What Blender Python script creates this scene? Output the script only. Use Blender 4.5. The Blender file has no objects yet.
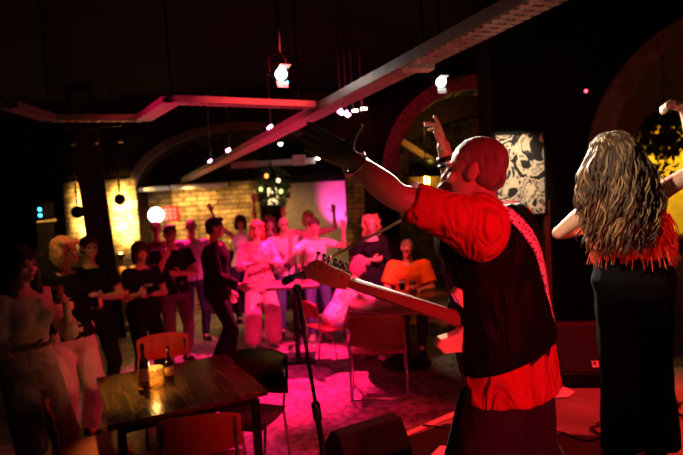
import bpy, math, random
from mathutils import Vector as V, Matrix, noise
random.seed(7)
S = bpy.context.scene
C = S.collection
PI = math.pi
R = math.radians
# ------------------------------------------------------------------ camera
FPX = 560.0
PIT = math.atan(37.5/FPX); ROLL = R(3.0)
CAM = V((0, 0, 2.05))
FW = V((0, math.cos(PIT), -math.sin(PIT)))
_r0 = V((1, 0, 0)); _u0 = V((0, math.sin(PIT), math.cos(PIT)))
UP = _u0*math.cos(ROLL)+_r0*math.sin(ROLL)
RT = _r0*math.cos(ROLL)-_u0*math.sin(ROLL)

def ray(px, py): return FW+RT*((px-341.5)/FPX)-UP*((py-227.5)/FPX)
def P(px, py, Y):
    d = ray(px, py); return CAM+d*(Y/d.y)
def F(px, py, z=0.0):
    d = ray(px, py); return CAM+d*((z-CAM.z)/d.z)
def X_at(px, Y, z=1.2):
    # x of the point seen in column px at depth Y and height z
    # (column px, plane Y=Y, height z)
    k = (px-341.5)/FPX
    # dot(d,RT) = k*dot(d,FW), d=(x,Y,z-cz)
    a = RT.x-k*FW.x
    b = (RT.y-k*FW.y)*Y+(RT.z-k*FW.z)*(z-CAM.z)
    return -b/a

cd = bpy.data.cameras.new('camera'); cam = bpy.data.objects.new('camera', cd); C.objects.link(cam)
cd.sensor_width = 36; cd.lens = FPX*36/683
M4 = Matrix((RT, UP, -FW)).transposed().to_4x4(); M4.translation = CAM
cam.matrix_world = M4
cd.dof.use_dof = True; cd.dof.focus_distance = 2.15; cd.dof.aperture_fstop = 2.4
S.camera = cam
S.view_settings.view_transform = 'Standard'; S.view_settings.look = 'None'
S.view_settings.gamma = 1; S.view_settings.use_curve_mapping = False
S.view_settings.exposure = 0.0

# ------------------------------------------------------------------ materials
def _nodes(name):
    m = bpy.data.materials.new(name); m.use_nodes = True
    nt = m.node_tree; b = nt.nodes['Principled BSDF']
    return m, nt, b
def L(nt, a, b): nt.links.new(a, b)
def N(nt, t, **k):
    n = nt.nodes.new(t)
    for a, v in k.items():
        if hasattr(n, a): setattr(n, a, v)
        else: n.inputs[a].default_value = v
    return n
def c4(c): return (c[0], c[1], c[2], 1)

def mat(name, col, rough=.6, metal=0, var=.15, scale=12, bump=.1, bscale=60, spec=.5, sss=0, coat=0, stretch=(1, 1, 1)):
    m, nt, b = _nodes(name)
    tc = N(nt, 'ShaderNodeTexCoord')
    mp = N(nt, 'ShaderNodeMapping'); mp.inputs['Scale'].default_value = stretch
    L(nt, tc.outputs['Object'], mp.inputs['Vector'])
    n = N(nt, 'ShaderNodeTexNoise', Scale=scale, Detail=4.0)
    L(nt, mp.outputs[0], n.inputs['Vector'])
    r = N(nt, 'ShaderNodeValToRGB')
    r.color_ramp.elements[0].position = .3; r.color_ramp.elements[1].position = .7
    r.color_ramp.elements[0].color = c4([max(0, x*(1-var)) for x in col])
    r.color_ramp.elements[1].color = c4([min(1, x*(1+var)) for x in col])
    L(nt, n.outputs['Fac'], r.inputs['Fac']); L(nt, r.outputs['Color'], b.inputs['Base Color'])
    b.inputs['Roughness'].default_value = rough; b.inputs['Metallic'].default_value = metal
    b.inputs['Specular IOR Level'].default_value = spec
    b.inputs['Coat Weight'].default_value = coat
    if sss:
        b.inputs['Subsurface Weight'].default_value = sss
        b.inputs['Subsurface Scale'].default_value = .01
        b.inputs['Subsurface Radius'].default_value = (1, .3, .2)
    if bump:
        n2 = N(nt, 'ShaderNodeTexNoise', Scale=bscale, Detail=3.0)
        L(nt, mp.outputs[0], n2.inputs['Vector'])
        bp = N(nt, 'ShaderNodeBump', Strength=bump, Distance=.01)
        L(nt, n2.outputs['Fac'], bp.inputs['Height']); L(nt, bp.outputs[0], b.inputs['Normal'])
    return m
def cloth(name, col, fold=.5, rough=.9, fscale=5, var=.12):
    m, nt, b = _nodes(name)
    tc = N(nt, 'ShaderNodeTexCoord')
    mp = N(nt, 'ShaderNodeMapping'); mp.inputs['Scale'].default_value = (1.4, 1.4, .6); mp.inputs['Rotation'].default_value = (.3, .5, 0)
    L(nt, tc.outputs['Object'], mp.inputs['Vector'])
    n = N(nt, 'ShaderNodeTexNoise', Scale=fscale, Detail=2.0, Distortion=.8)
    L(nt, mp.outputs[0], n.inputs['Vector'])
    w = N(nt, 'ShaderNodeTexNoise', Scale=350.0, Detail=1.0); L(nt, tc.outputs['Object'], w.inputs['Vector'])
    r = N(nt, 'ShaderNodeValToRGB')
    r.color_ramp.elements[0].color = c4([x*(1-var) for x in col]); r.color_ramp.elements[1].color = c4([min(1, x*(1+var)) for x in col])
    L(nt, w.outputs['Fac'], r.inputs['Fac']); L(nt, r.outputs['Color'], b.inputs['Base Color'])
    b1 = N(nt, 'ShaderNodeBump', Strength=fold, Distance=.06); L(nt, n.outputs['Fac'], b1.inputs['Height'])
    b2 = N(nt, 'ShaderNodeBump', Strength=.2, Distance=.003); L(nt, w.outputs['Fac'], b2.inputs['Height']); L(nt, b1.outputs[0], b2.inputs['Normal'])
    L(nt, b2.outputs[0], b.inputs['Normal'])
    b.inputs['Roughness'].default_value = rough; b.inputs['Specular IOR Level'].default_value = .08
    return m
def plaid(name, c1, c2, scale=30):
    m, nt, b = _nodes(name)
    tc = N(nt, 'ShaderNodeTexCoord')
    w1 = N(nt, 'ShaderNodeTexVoronoi', Scale=float(scale)); L(nt, tc.outputs['Object'], w1.inputs['Vector'])
    r = N(nt, 'ShaderNodeValToRGB'); r.color_ramp.interpolation = 'CONSTANT'
    r.color_ramp.elements[0].color = c4(c2); r.color_ramp.elements[1].position = .38; r.color_ramp.elements[1].color = c4(c1)
    L(nt, w1.outputs['Distance'], r.inputs['Fac']); L(nt, r.outputs['Color'], b.inputs['Base Color'])
    n = N(nt, 'ShaderNodeTexNoise', Scale=6.0); L(nt, tc.outputs['Object'], n.inputs['Vector'])
    b1 = N(nt, 'ShaderNodeBump', Strength=.5, Distance=.05); L(nt, n.outputs['Fac'], b1.inputs['Height']); L(nt, b1.outputs[0], b.inputs['Normal'])
    b.inputs['Roughness'].default_value = .9
    return m
def stripes(name, c1, c2, scale=25, axis='Z'):
    m, nt, b = _nodes(name)
    tc = N(nt, 'ShaderNodeTexCoord')
    w = N(nt, 'ShaderNodeTexWave', Scale=float(scale), Distortion=.6, bands_direction=axis); L(nt, tc.outputs['Object'], w.inputs['Vector'])
    r = N(nt, 'ShaderNodeValToRGB'); r.color_ramp.interpolation = 'CONSTANT'
    r.color_ramp.elements[0].color = c4(c1); r.color_ramp.elements[1].position = .6; r.color_ramp.elements[1].color = c4(c2)
    L(nt, w.outputs['Fac'], r.inputs['Fac']); L(nt, r.outputs['Color'], b.inputs['Base Color'])
    b.inputs['Roughness'].default_value = .9
    return m
def brick(name, c1, c2, mortar, scale=1.0, rot=(PI/2, 0, 0), bw=.24, rh=.085, bump=.8):
    m, nt, b = _nodes(name)
    tc = N(nt, 'ShaderNodeTexCoord')
    mp = N(nt, 'ShaderNodeMapping'); mp.inputs['Rotation'].default_value = rot
    L(nt, tc.outputs['Object'], mp.inputs['Vector'])
    nz = N(nt, 'ShaderNodeTexNoise', Scale=3.0, Detail=3.0); L(nt, mp.outputs[0], nz.inputs['Vector'])
    mx = N(nt, 'ShaderNodeVectorMath', operation='MULTIPLY_ADD')
    L(nt, nz.outputs['Color'], mx.inputs[0]); mx.inputs[1].default_value = (.06, .06, .06); L(nt, mp.outputs[0], mx.inputs[2])
    br = N(nt, 'ShaderNodeTexBrick'); br.inputs['Scale'].default_value = scale
    br.inputs['Color1'].default_value = c4(c1); br.inputs['Color2'].default_value = c4(c2); br.inputs['Mortar'].default_value = c4(mortar)
    br.inputs['Brick Width'].default_value = bw; br.inputs['Row Height'].default_value = rh; br.inputs['Mortar Size'].default_value = .009
    L(nt, mx.outputs[0], br.inputs['Vector'])
    n2 = N(nt, 'ShaderNodeTexNoise', Scale=6.0, Detail=6.0); L(nt, tc.outputs['Object'], n2.inputs['Vector'])
    mm = N(nt, 'ShaderNodeMix', data_type='RGBA', blend_type='MULTIPLY'); mm.inputs[0].default_value = .7
    L(nt, br.outputs['Color'], mm.inputs[6])
    rr = N(nt, 'ShaderNodeValToRGB'); rr.color_ramp.elements[0].position = .40; rr.color_ramp.elements[0].color = (.10, .08, .06, 1); rr.color_ramp.elements[1].position = .60
    L(nt, n2.outputs['Fac'], rr.inputs['Fac']); L(nt, rr.outputs['Color'], mm.inputs[7])
    L(nt, mm.outputs[2], b.inputs['Base Color'])
    ad = N(nt, 'ShaderNodeMath', operation='ADD'); L(nt, n2.outputs['Fac'], ad.inputs[0])
    iv = N(nt, 'ShaderNodeMath', operation='MULTIPLY'); L(nt, br.outputs['Fac'], iv.inputs[0]); iv.inputs[1].default_value = -1.2
    L(nt, iv.outputs[0], ad.inputs[1])
    bp = N(nt, 'ShaderNodeBump', Strength=bump, Distance=.03); L(nt, ad.outputs[0], bp.inputs['Height']); L(nt, bp.outputs[0], b.inputs['Normal'])
    b.inputs['Roughness'].default_value = .9
    return m
def wood(name, c1, c2, rough=.35, scale=3, stretch=(1, 12, 12), bump=.15):
    m, nt, b = _nodes(name)
    tc = N(nt, 'ShaderNodeTexCoord'); mp = N(nt, 'ShaderNodeMapping'); mp.inputs['Scale'].default_value = stretch
    L(nt, tc.outputs['Object'], mp.inputs['Vector'])
    n = N(nt, 'ShaderNodeTexNoise', Scale=float(scale), Detail=6.0, Distortion=1.2); L(nt, mp.outputs[0], n.inputs['Vector'])
    r = N(nt, 'ShaderNodeValToRGB'); r.color_ramp.elements[0].position = .35; r.color_ramp.elements[1].position = .65
    r.color_ramp.elements[0].color = c4(c1); r.color_ramp.elements[1].color = c4(c2)
    L(nt, n.outputs['Fac'], r.inputs['Fac']); L(nt, r.outputs['Color'], b.inputs['Base Color'])
    bp = N(nt, 'ShaderNodeBump', Strength=bump, Distance=.004); L(nt, n.outputs['Fac'], bp.inputs['Height']); L(nt, bp.outputs[0], b.inputs['Normal'])
    b.inputs['Roughness'].default_value = rough
    return m
def glow(name, col, st):
    m, nt, b = _nodes(name)
    b.inputs['Base Color'].default_value = c4(col)
    b.inputs['Emission Color'].default_value = c4(col); b.inputs['Emission Strength'].default_value = st
    return m
def glass(name, col=(1, 1, 1), rough=.03):
    m, nt, b = _nodes(name)
    b.inputs['Base Color'].default_value = c4(col); b.inputs['Transmission Weight'].default_value = 1; b.inputs['Roughness'].default_value = rough
    return m

SK = mat('skin_light', (.62, .36, .26), .5, var=.06, scale=8, bump=.08, bscale=120, sss=.12)
SK2 = mat('skin_tanned', (.46, .25, .17), .5, var=.08, scale=8, bump=.08, bscale=120, sss=.12)
M = {
 'black_metal': mat('black_metal', (.02, .02, .022), .35, .6, bump=0),
 'steel': mat('brushed_steel', (.5, .5, .52), .3, 1, bump=0),
 'chrome': mat('chrome', (.75, .75, .78), .12, 1, bump=0),
 'black_plastic': mat('black_plastic', (.012, .012, .014), .5, bump=.3, bscale=300, spec=.15),
 'black_cloth': cloth('black_cloth', (.012, .012, .015)),
 'tray': mat('painted_cable_tray', (.55, .5, .5), .45, .3, bump=.1),
 'plaster': mat('dark_painted_ceiling', (.006, .005, .005), .95, bump=.4, bscale=6, spec=.05),
 'dark_wood': wood('dark_table_wood', (.05, .022, .01), (.16, .075, .03), .22, 2.5, (1, 9, 9)),
 'red_ply': wood('red_stained_plywood', (.42, .05, .03), (.55, .1, .05), .4, 3, (10, 1, 1)),
 'dark_ply': wood('black_stained_plywood', (.02, .012, .01), (.045, .02, .015), .3, 3, (10, 1, 1)),
 'brown_ply': wood('brown_plywood', (.16, .06, .03), (.24, .10, .05), .3, 3, (10, 1, 1)),
 'eye': mat('dark_eye', (.02, .012, .01), .2, bump=0), 'brow': mat('eyebrow_hair', (.05, .03, .02), .8, bump=0),
 'lip': mat('lip_skin', (.45, .12, .1), .5, bump=0), 'tooth': mat('tooth_enamel', (.8, .75, .7), .3, bump=0),
 'glass': glass('clear_glass'), 'brown_glass': glass('brown_bottle_glass', (.12, .04, .01)), 'beer': glass('amber_beer', (1, .5, .08)),
 'white': mat('white_paint', (.8, .8, .8), .5, bump=.05),
}

# ------------------------------------------------------------------ mesh builder
class MB:
    def __init__(s): s.v = []; s.f = []; s.mi = []; s.cur = 0
    def add(s, vs, fs):
        o = len(s.v); s.v += [tuple(x) for x in vs]
        for f in fs: s.f.append([i+o for i in f]); s.mi.append(s.cur)
        return s
    def ring_loft(s, rings, cap=True):
        n = len(rings[0]); vs = [p for r in rings for p in r]; fs = []
        for i in range(len(rings)-1):
            for j in range(n):
                k = (j+1) % n
                fs.append([i*n+j, i*n+k, (i+1)*n+k, (i+1)*n+j])
        if cap:
            fs.append(list(range(n))[::-1]); fs.append([(len(rings)-1)*n+j for j in range(n)])
        return s.add(vs, fs)
    def cone(s, a, b, ra, rb, n=14, round_a=True, round_b=True):
        a = V(a); b = V(b); d = b-a
        if d.length < 1e-6: d = V((0, 0, 1e-4))
        L_ = d.length; d = d/L_
        u = d.orthogonal().normalized(); w = d.cross(u)
        prof = []
        if round_a:
            for t in (80, 60, 40, 20): prof.append((-ra*math.sin(R(t)), ra*math.cos(R(t))))
        prof.append((0, ra)); prof.append((L_*.5, (ra+rb)/2)); prof.append((L_, rb))
        if round_b:
            for t in (20, 40, 60, 80): prof.append((L_+rb*math.sin(R(t)), rb*math.cos(R(t))))
        return s.ring_loft([[a+d*h+(u*math.cos(2*PI*j/n)+w*math.sin(2*PI*j/n))*r for j in range(n)] for h, r in prof])
    def ell(s, c, r, rot=None, nu=16, nv=10):
        c = V(c); rot = rot or Matrix.Identity(3)
        rings = []
        for i in range(nv+1):
            t = -PI/2+PI*i/nv; t = max(-PI/2+.06, min(PI/2-.06, t))
            rings.append([c+rot@V((r[0]*math.cos(t)*math.cos(2*PI*j/nu), r[1]*math.cos(t)*math.sin(2*PI*j/nu), r[2]*math.sin(t))) for j in range(nu)])
        return s.ring_loft(rings)
    def box(s, c, d, rot=None):
        c = V(c); rot = rot or Matrix.Identity(3); h = V(d)/2
        vs = [c+rot@V((x*h.x, y*h.y, z*h.z)) for x in (-1, 1) for y in (-1, 1) for z in (-1, 1)]
        return s.add(vs, [[0, 1, 3, 2], [4, 6, 7, 5], [0, 4, 5, 1], [2, 3, 7, 6], [0, 2, 6, 4], [1, 5, 7, 3]])
    def tube(s, pts, r, n=8, closed=False):
        pts = [V(p) for p in pts]; rr = r if isinstance(r, (list, tuple)) else [r]*len(pts)
        rings = []; u = None
        for i, p in enumerate(pts):
            a = pts[max(0, i-1)]; b = pts[min(len(pts)-1, i+1)]; d = (b-a).normalized()
            if u is None: u = d.orthogonal().normalized()
            u = (u-d*u.dot(d))
            u = u.normalized() if u.length > 1e-6 else d.orthogonal().normalized()
            w = d.cross(u)
            rings.append([p+(u*math.cos(2*PI*j/n)+w*math.sin(2*PI*j/n))*rr[i] for j in range(n)])
        return s.ring_loft(rings)
    def lathe(s, prof, c=(0, 0, 0), n=28, rot=None):
        c = V(c); rot = rot or Matrix.Identity(3)
        return s.ring_loft([[c+rot@V((r*math.cos(2*PI*j/n), r*math.sin(2*PI*j/n), z)) for j in range(n)] for r, z in prof])
    def prism(s, poly, y0, y1):   # poly in x,z extruded along y
        n = len(poly)
        vs = [(x, y0, z) for x, z in poly]+[(x, y1, z) for x, z in poly]
        fs = [list(range(n)), [n+i for i in range(n)][::-1]]+[[i, (i+1) % n+0, (i+1) % n+n, i+n][::-1] for i in range(n)]
        return s.add(vs, fs)
    def mesh(s, name):
        me = bpy.data.meshes.new(name); me.from_pydata(s.v, [], s.f); me.update()
        import bmesh
        bm = bmesh.new(); bm.from_mesh(me); bmesh.ops.recalc_face_normals(bm, faces=bm.faces); bm.to_mesh(me); bm.free()
        return me

def link(name, me, m, parent=None, smooth=False, loc=None):
    o = bpy.data.objects.new(name, me); C.objects.link(o)
    ms = m if isinstance(m, (list, tuple)) else [m]
    if len(me.materials) == 0:
        for x in ms: me.materials.append(x)
    if smooth: me.polygons.foreach_set('use_smooth', [True]*len(me.polygons))
    if parent: o.parent = parent
    if loc is not None: o.location = loc
    return o
def obj(name, mb, m, parent=None, smooth=False, bevel=0, loc=None):
    me = mb.mesh(name)
    ms = m if isinstance(m, (list, tuple)) else [m]
    for x in ms: me.materials.append(x)
    if len(ms) > 1: me.polygons.foreach_set('material_index', mb.mi)
    o = link(name, me, m, parent, smooth, loc)
    if bevel:
        b = o.modifiers.new('b', 'BEVEL'); b.width = bevel; b.segments = 2; b.limit_method = 'ANGLE'
    if smooth and bevel == 0: pass
    return o
def tag(o, label=None, cat=None, group=None, kind=None):
    if label: o['label'] = label
    if cat: o['category'] = cat
    if group: o['group'] = group
    if kind: o['kind'] = kind
    return o
def thing(name, label, cat, loc=(0, 0, 0), rz=0, group=None):
    o = bpy.data.objects.new(name, None); C.objects.link(o); o.location = loc; o.rotation_euler = (0, 0, rz)
    o.empty_display_size = .1
    return tag(o, label, cat, group)
def dup(root, loc, rz, label, group=None):
    r = root.copy(); C.objects.link(r); r.location = loc; r.rotation_euler = (0, 0, rz)
    r['label'] = label
    if group: r['group'] = group
    for ch in list(root.children):
        c = ch.copy(); C.objects.link(c); c.parent = r
        for g in list(ch.children):
            d = g.copy(); C.objects.link(d); d.parent = c
    return r
def struct(name, mb, m, label=None):
    o = obj(name, mb, m); o['kind'] = 'structure'
    if label: o['label'] = label
    return o

def remesh(mb, voxel, smooth=3, fac=.5, disp=None, cuts=()):
    me = mb.mesh('tmp'); o = bpy.data.objects.new('tmp', me); C.objects.link(o)
    r = o.modifiers.new('r', 'REMESH'); r.mode = 'VOXEL'; r.voxel_size = voxel
    if smooth:
        s = o.modifiers.new('s', 'SMOOTH'); s.factor = fac; s.iterations = smooth
    dg = bpy.context.evaluated_depsgraph_get(); dg.update()
    out = bpy.data.meshes.new_from_object(o.evaluated_get(dg))
    bpy.data.objects.remove(o); bpy.data.meshes.remove(me)
    if disp:
        out.update()
        ns = [v.normal.copy() for v in out.vertices]
        for v, n in zip(out.vertices, ns): v.co += n*disp(v.co)
    if cuts:
        import bmesh
        bm = bmesh.new(); bm.from_mesh(out)
        for co, no in cuts:
            g = bm.verts[:]+bm.edges[:]+bm.faces[:]
            res = bmesh.ops.bisect_plane(bm, geom=g, plane_co=co, plane_no=no, clear_outer=True)
            ed = [e for e in res['geom_cut'] if isinstance(e, bmesh.types.BMEdge)]
            if ed: bmesh.ops.edgeloop_fill(bm, edges=ed)
        bm.to_mesh(out); bm.free()
    return out
def rm(name, mb, m, parent, voxel, smooth=3, disp=None, cuts=()):
    me = remesh(mb, voxel, smooth, .5, disp, cuts)
    return link(name, me, m, parent, True)

# ------------------------------------------------------------------ people
def ik(a, c, l1, l2, pole):
    a = V(a); c = V(c); d = c-a; D = d.length
    if D > (l1+l2)*.999: c = a+d*((l1+l2)*.999/D); d = c-a; D = d.length
    x = (l1*l1-l2*l2+D*D)/(2*D); h = math.sqrt(max(0, l1*l1-x*x))
    n = d/D; p = V(pole)-n*V(pole).dot(n); p.normalize()
    return a+n*x+p*h, c

def hand_parts(mb, w, d, n, side, s=1.0, curl=.3, spread=.12, fr=1.0, bend=None, thumb=0):
    """palm + five fingers; side=+1 right hand"""
    w = V(w); d = V(d).normalized(); n = V(n); n = (n-d*n.dot(d)).normalized()
    t = d.cross(n)*side
    rot = Matrix((t, d, n)).transposed()
    mb.ell(w+d*.048*s, (.040*s, .055*s, .016*s), rot)
    mb.ell(w+d*.07*s+t*.002, (.041*s, .03*s, .014*s), rot)
    mb.cone(w-d*.03*s, w+d*.03*s, .026*s, .028*s)
    for i, (off, ln) in enumerate(((.030, .072), (.010, .080), (-.011, .074), (-.031, .058))):
        base = w+d*(.088 if i < 3 else .08)*s+t*off*s
        dirn = (d+t*(off/.03)*spread).normalized()
        cc = curl[i] if isinstance(curl, (list, tuple)) else curl
        p = base-dirn*.02*s; ang = 0
        rr = .0098*s*fr
        q = base; mb.cone(p, q, rr*1.05, rr)
        for k, fl in enumerate((.45, .32, .23)):
            ang += cc*(1, 1.25, .8)[k]
            dv = dirn*math.cos(ang)+n*math.sin(ang)
            q2 = q+dv*ln*fl*s
            mb.cone(q, q2, rr, rr*.9); q = q2; rr *= .92
    # thumb
    b = w+d*.022*s+t*.026*s
    if thumb:
        q = b+(t*.9+d*.25).normalized()*.026*s; mb.cone(b, q, .016*s, .0125*s)
        q2 = q+(t*1-d*.05).normalized()*.026*s; mb.cone(q, q2, .012*s, .0105*s); mb.cone(q2, q2+(t*1-d*.25).normalized()*.022*s, .0105*s, .009*s); return
    dv = (d*.55+t*.75+n*.25).normalized(); q = b+dv*.04*s; mb.cone(b, q, .015*s, .0125*s)
    cc = curl[0] if isinstance(curl, (list, tuple)) else curl
    dv = (d*.85+t*.35+n*(.2+cc*.5)).normalized(); q2 = q+dv*.033*s; mb.cone(q, q2, .012*s*fr, .0105*s*fr)
    dv = (d*.95+t*.1+n*(.2+cc*.6)).normalized(); mb.cone(q2, q2+dv*.026*s, .0105*s*fr, .009*s*fr)

MALE = [(0, .10, .09), (.08, .15, .108), (.2, .168, .118), (.35, .155, .112), (.5, .148, .108), (.65, .162, .116), (.8, .178, .12), (.9, .165, .098), (.96, .11, .075), (1, .065, .06)]
FEM = [(0, .10, .09), (.08, .155, .108), (.2, .172, .118), (.35, .145, .10), (.5, .118, .088), (.65, .136, .10), (.8, .15, .105), (.9, .142, .088), (.96, .095, .068), (1, .055, .052)]

def hair_mb(kind, hc, hr, s):
    """primitives of a hair style in body-local space; hr = head rotation matrix"""
    mb = MB()
    def e(c, r): mb.ell(hc+hr@(V(c)*s), [x*s for x in r], hr)
    if kind == 'short':
        e((0, -.018, .045), (.083, .098, .083)); e((0, -.045, 0), (.078, .07, .07)); e((0, .05, .095), (.055, .045, .03))
    elif kind == 'crop':
        e((0, -.02, .038), (.0775, .0975, .083)); e((0, -.05, -.01), (.072, .06, .06))
    elif kind == 'bob':
        e((0, -.02, .045), (.092, .105, .09)); e((0, -.05, -.03), (.09, .07, .10))
        for x in (-1, 1): e((x*.075, .0, -.03), (.028, .055, .10)); e((x*.05, .06, .07), (.045, .04, .03))
    elif kind == 'long':
        e((0, -.02, .045), (.09, .103, .088)); e((0, -.065, -.06), (.088, .055, .14)); e((0, -.085, -.16), (.10, .04, .13))
        for x in (-1, 1): e((x*.078, -.01, -.06), (.026, .05, .13)); e((x*.088, .0, -.17), (.03, .04, .09)); e((x*.045, .06, .075), (.045, .04, .03))
    elif kind == 'curly':
        rnd = random.Random(3)
        e((0, -.03, .04), (.095, .10, .09)); e((0, -.06, -.06), (.10, .06, .12))
        for i in range(110):
            a = rnd.uniform(0, 2*PI); z = rnd.uniform(-.16, .12)
            if math.sin(a) > .55 and z < .06: continue
            rad = .10*math.sqrt(max(.15, 1-(max(z, 0)/.15)**2))+.01
            e((math.cos(a)*rad*1.05, -.02+math.sin(a)*rad, z), (.022, .022, .022))
    elif kind == 'bun':
        e((0, -.018, .042), (.084, .10, .086)); e((0, -.10, .07), (.04, .04, .04)); e((0, -.05, -.01), (.075, .06, .06))
    return mb

def human(label, loc, face, H=1.72, sex='m', skin=None, lean=(0, 0), arms=None, feet=None, head=(0, 0), bulk=1.0, belly=0,
          hair=('short', (.05, .03, .02)), top=None, bottom=None, shoe=None, voxel=.0095, seated=False, hip=None, group=None,
          wjoints=None, side_lean=0, extras=None, glasses=False, smile=True, headtilt=0):
    """face = world angle the person faces (deg). Local frame: +Y forward, +X the person's right."""
    skin = skin or SK; s = H/1.75; T = MALE if sex == 'm' else FEM
    loc = V(loc); rz = R(face-90)
    Mw = Matrix.Translation(loc)@Matrix.Rotation(rz, 4, 'Z'); Mi = Mw.inverted()
    hz = (hip if hip is not None else .80*s)
    P0 = V((0, 0, hz)); tl = .67*s
    if seated: P0 = V((0, -.0, hz))
    def sp(t): return P0+V((lean[0]*t**1.2, lean[1]*t**1.3, tl*t*math.sqrt(max(.3, 1-(lean[0]**2+lean[1]**2)/tl**2))))
    def frame(t):
        d = (sp(min(1, t+.05))-sp(max(0, t-.05))).normalized()
        x = V((1, 0, 0)); x = (x-d*x.dot(d)).normalized(); y = d.cross(x)
        return x, y, d
    def torso(mb, t0, t1, inf=0., sc=1., n=24, infb=0):
        ts = [t0]+[r[0] for r in T if t0 < r[0] < t1]+[t1]
        ts = sorted(set(ts)); rings = []
        for t in ts:
            for i in range(len(T)-1):
                if T[i][0] <= t <= T[i+1][0]:
                    k = (t-T[i][0])/(T[i+1][0]-T[i][0]); hw = T[i][1]*(1-k)+T[i+1][1]*k; hd = T[i][2]*(1-k)+T[i+1][2]*k; break
            bk = bulk if t < .85 else 1+(bulk-1)*max(0, (1-t))/.15
            hw = hw*s*bk*sc+inf; hd = hd*s*bk*sc+inf
            x, y, d = frame(t); c = sp(t)
            rings.append([c+x*hw*math.copysign(abs(math.cos(2*PI*j/n))**.85, math.cos(2*PI*j/n))+y*hd*math.sin(2*PI*j/n) for j in range(n)])
        mb.ring_loft(rings)
        if belly and t0 < .5:
            x, y, d = frame(.4); mb.ell(sp(.38)+y*(.05*s), (.14*s*bulk+inf, (.09+belly)*s+inf, .15*s+inf))
        if sex == 'f' and t1 > .8 and t0 < .7:
            x, y, d = frame(.75)
            for q in (-1, 1): mb.ell(sp(.72)+y*.075*s+x*q*.065*s, (.062*s+inf, .055*s+inf, .06*s+inf))
    shw = (.185 if sex == 'm' else .152)*s*(1+(bulk-1)*.5)
    J = {}
    arms = arms or {}
    defarm = {'R': ((.25, .05, -1), (.05, .35, -1)), 'L': ((-.25, .05, -1), (-.05, .35, -1))}
    for k, sg in (('R', 1), ('L', -1)):
        a = arms.get(k, defarm[k]); u = V(a[0]).normalized(); f = V(a[1]).normalized()
        x, y, d = frame(.9)
        sh = sp(.895)+x*sg*shw*(1-.12*max(0, u.z))+d*(.045*s*max(0, u.z))
        el = sh+u*.295*s; wr = el+f*.255*s
        if wjoints and k in wjoints:
            w = wjoints[k]; sh, el, wr = [Mi@V(q) for q in w[:3]]; f = (wr-el).normalized()
        hd = V(a[3]).normalized() if len(a) > 3 and a[3] is not None else f
        if wjoints and k in wjoints and len(wjoints[k]) > 3: hd = (Mi.to_3x3()@V(wjoints[k][3])).normalized()
        n = V(a[2]) if len(a) > 2 and a[2] is not None else V((-sg, .3, .1))
        if wjoints and k in wjoints and len(wjoints[k]) > 4: n = Mi.to_3x3()@V(wjoints[k][4])
        cu = a[4] if len(a) > 4 else .35
        if wjoints and k in wjoints and len(wjoints[k]) > 5: cu = wjoints[k][5]
        J[k] = (sh, el, wr, hd, n, cu)
    # legs
    feet = feet or {'R': (.11, .02, 0), 'L': (-.11, -.02, 0)}
    pole = V((0, 1, .15)) if not seated else V((0, .6, 1))
    for k, sg in (('R', 1), ('L', -1)):
        hj = P0+V((sg*.09*s, 0, .09*s)); ft = V(feet[k]); an = ft+V((0, 0, .085*s))
        kn, an = ik(hj, an, .43*s, .42*s, pole+V((sg*.15, 0, 0)))
        J['leg'+k] = (hj, kn, an)
    # head frame
    yaw, pit = R(head[0]), R(head[1])
    hr = (Matrix.Rotation(yaw, 3, 'Z')@Matrix.Rotation(R(headtilt), 3, 'Y')@Matrix.Rotation(pit, 3, 'X'))
    nb = sp(1.0); hc = nb+V((lean[0]*.15, lean[1]*.15, 0))+V((0, .025*s, .165*s))
    if wjoints and 'head' in wjoints: hc = Mi@V(wjoints['head'])
    J['head'] = (hc, hr)
    mb = MB()
    torso(mb, 0, 1)
    def h(c, r): mb.ell(hc+hr@(V(c)*s), [q*s for q in r], hr)
    h((0, -.012, .032), (.074, .093, .085)); h((0, .02, -.03), (.06, .068, .078)); h((0, .055, -.083), (.03, .028, .022))
    h((0, .077, .022), (.048, .014, .009)); h((.036, .066, -.022), (.022, .018, .02)); h((-.036, .066, -.022), (.022, .018, .02))
    mb.cone(hc+hr@V((0, .086, .01))*s, hc+hr@V((0, .106, -.028))*s, .007*s, .011*s)
    h((0, .098, -.031), (.017, .011, .008)); h((0, .082, -.058), (.024, .012, .011))
    for q in (-1, 1):
        h((q*.076, -.008, -.002), (.009, .02, .03)); h((q*.081, -.015, .012), (.009, .012, .018))
    mb.cone(nb-V((0, 0, .03*s)), hc+hr@V((0, -.025, -.05))*s, .056*s*(1 if sex == 'm' else .82)*(1+(bulk-1)*.6), .052*s*(1 if sex == 'm' else .82))
    for k, sg in (('R', 1), ('L', -1)):
        sh, el, wr, hd, n, cu = J[k]; am = 1.0 if sex == 'm' else .82
        am *= (1+(bulk-1)*.5)
        mb.cone(sp(.85)+(sh-sp(.85))*.45, sh, .07*s*am, .06*s*am)
        mb.cone(sh, sh+(el-sh)*.45, .058*s*am, .052*s*am); mb.cone(sh+(el-sh)*.45, el, .052*s*am, .040*s*am)
        mb.cone(el, el+(wr-el)*.3, .041*s*am, .043*s*am); mb.cone(el+(wr-el)*.3, wr, .043*s*am, .027*s*am)
        hand_parts(mb, wr, hd, n, sg, s*(1 if sex == 'm' else .92), cu, fr=1.0 if voxel < .008 else 1.12, thumb=(1 if wjoints and k in wjoints and len(wjoints[k]) > 6 else 0), spread=(.05 if wjoints and k in wjoints and len(wjoints[k]) > 6 else .12))
        hj, kn, an = J['leg'+k]
        lm = bulk**.5
        mb.cone(hj, kn, .088*s*lm, .055*s*lm); mb.cone(kn, kn+(an-kn)*.3, .055*s*lm, .056*s*lm); mb.cone(kn+(an-kn)*.3, an, .056*s*lm, .036*s)
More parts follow.
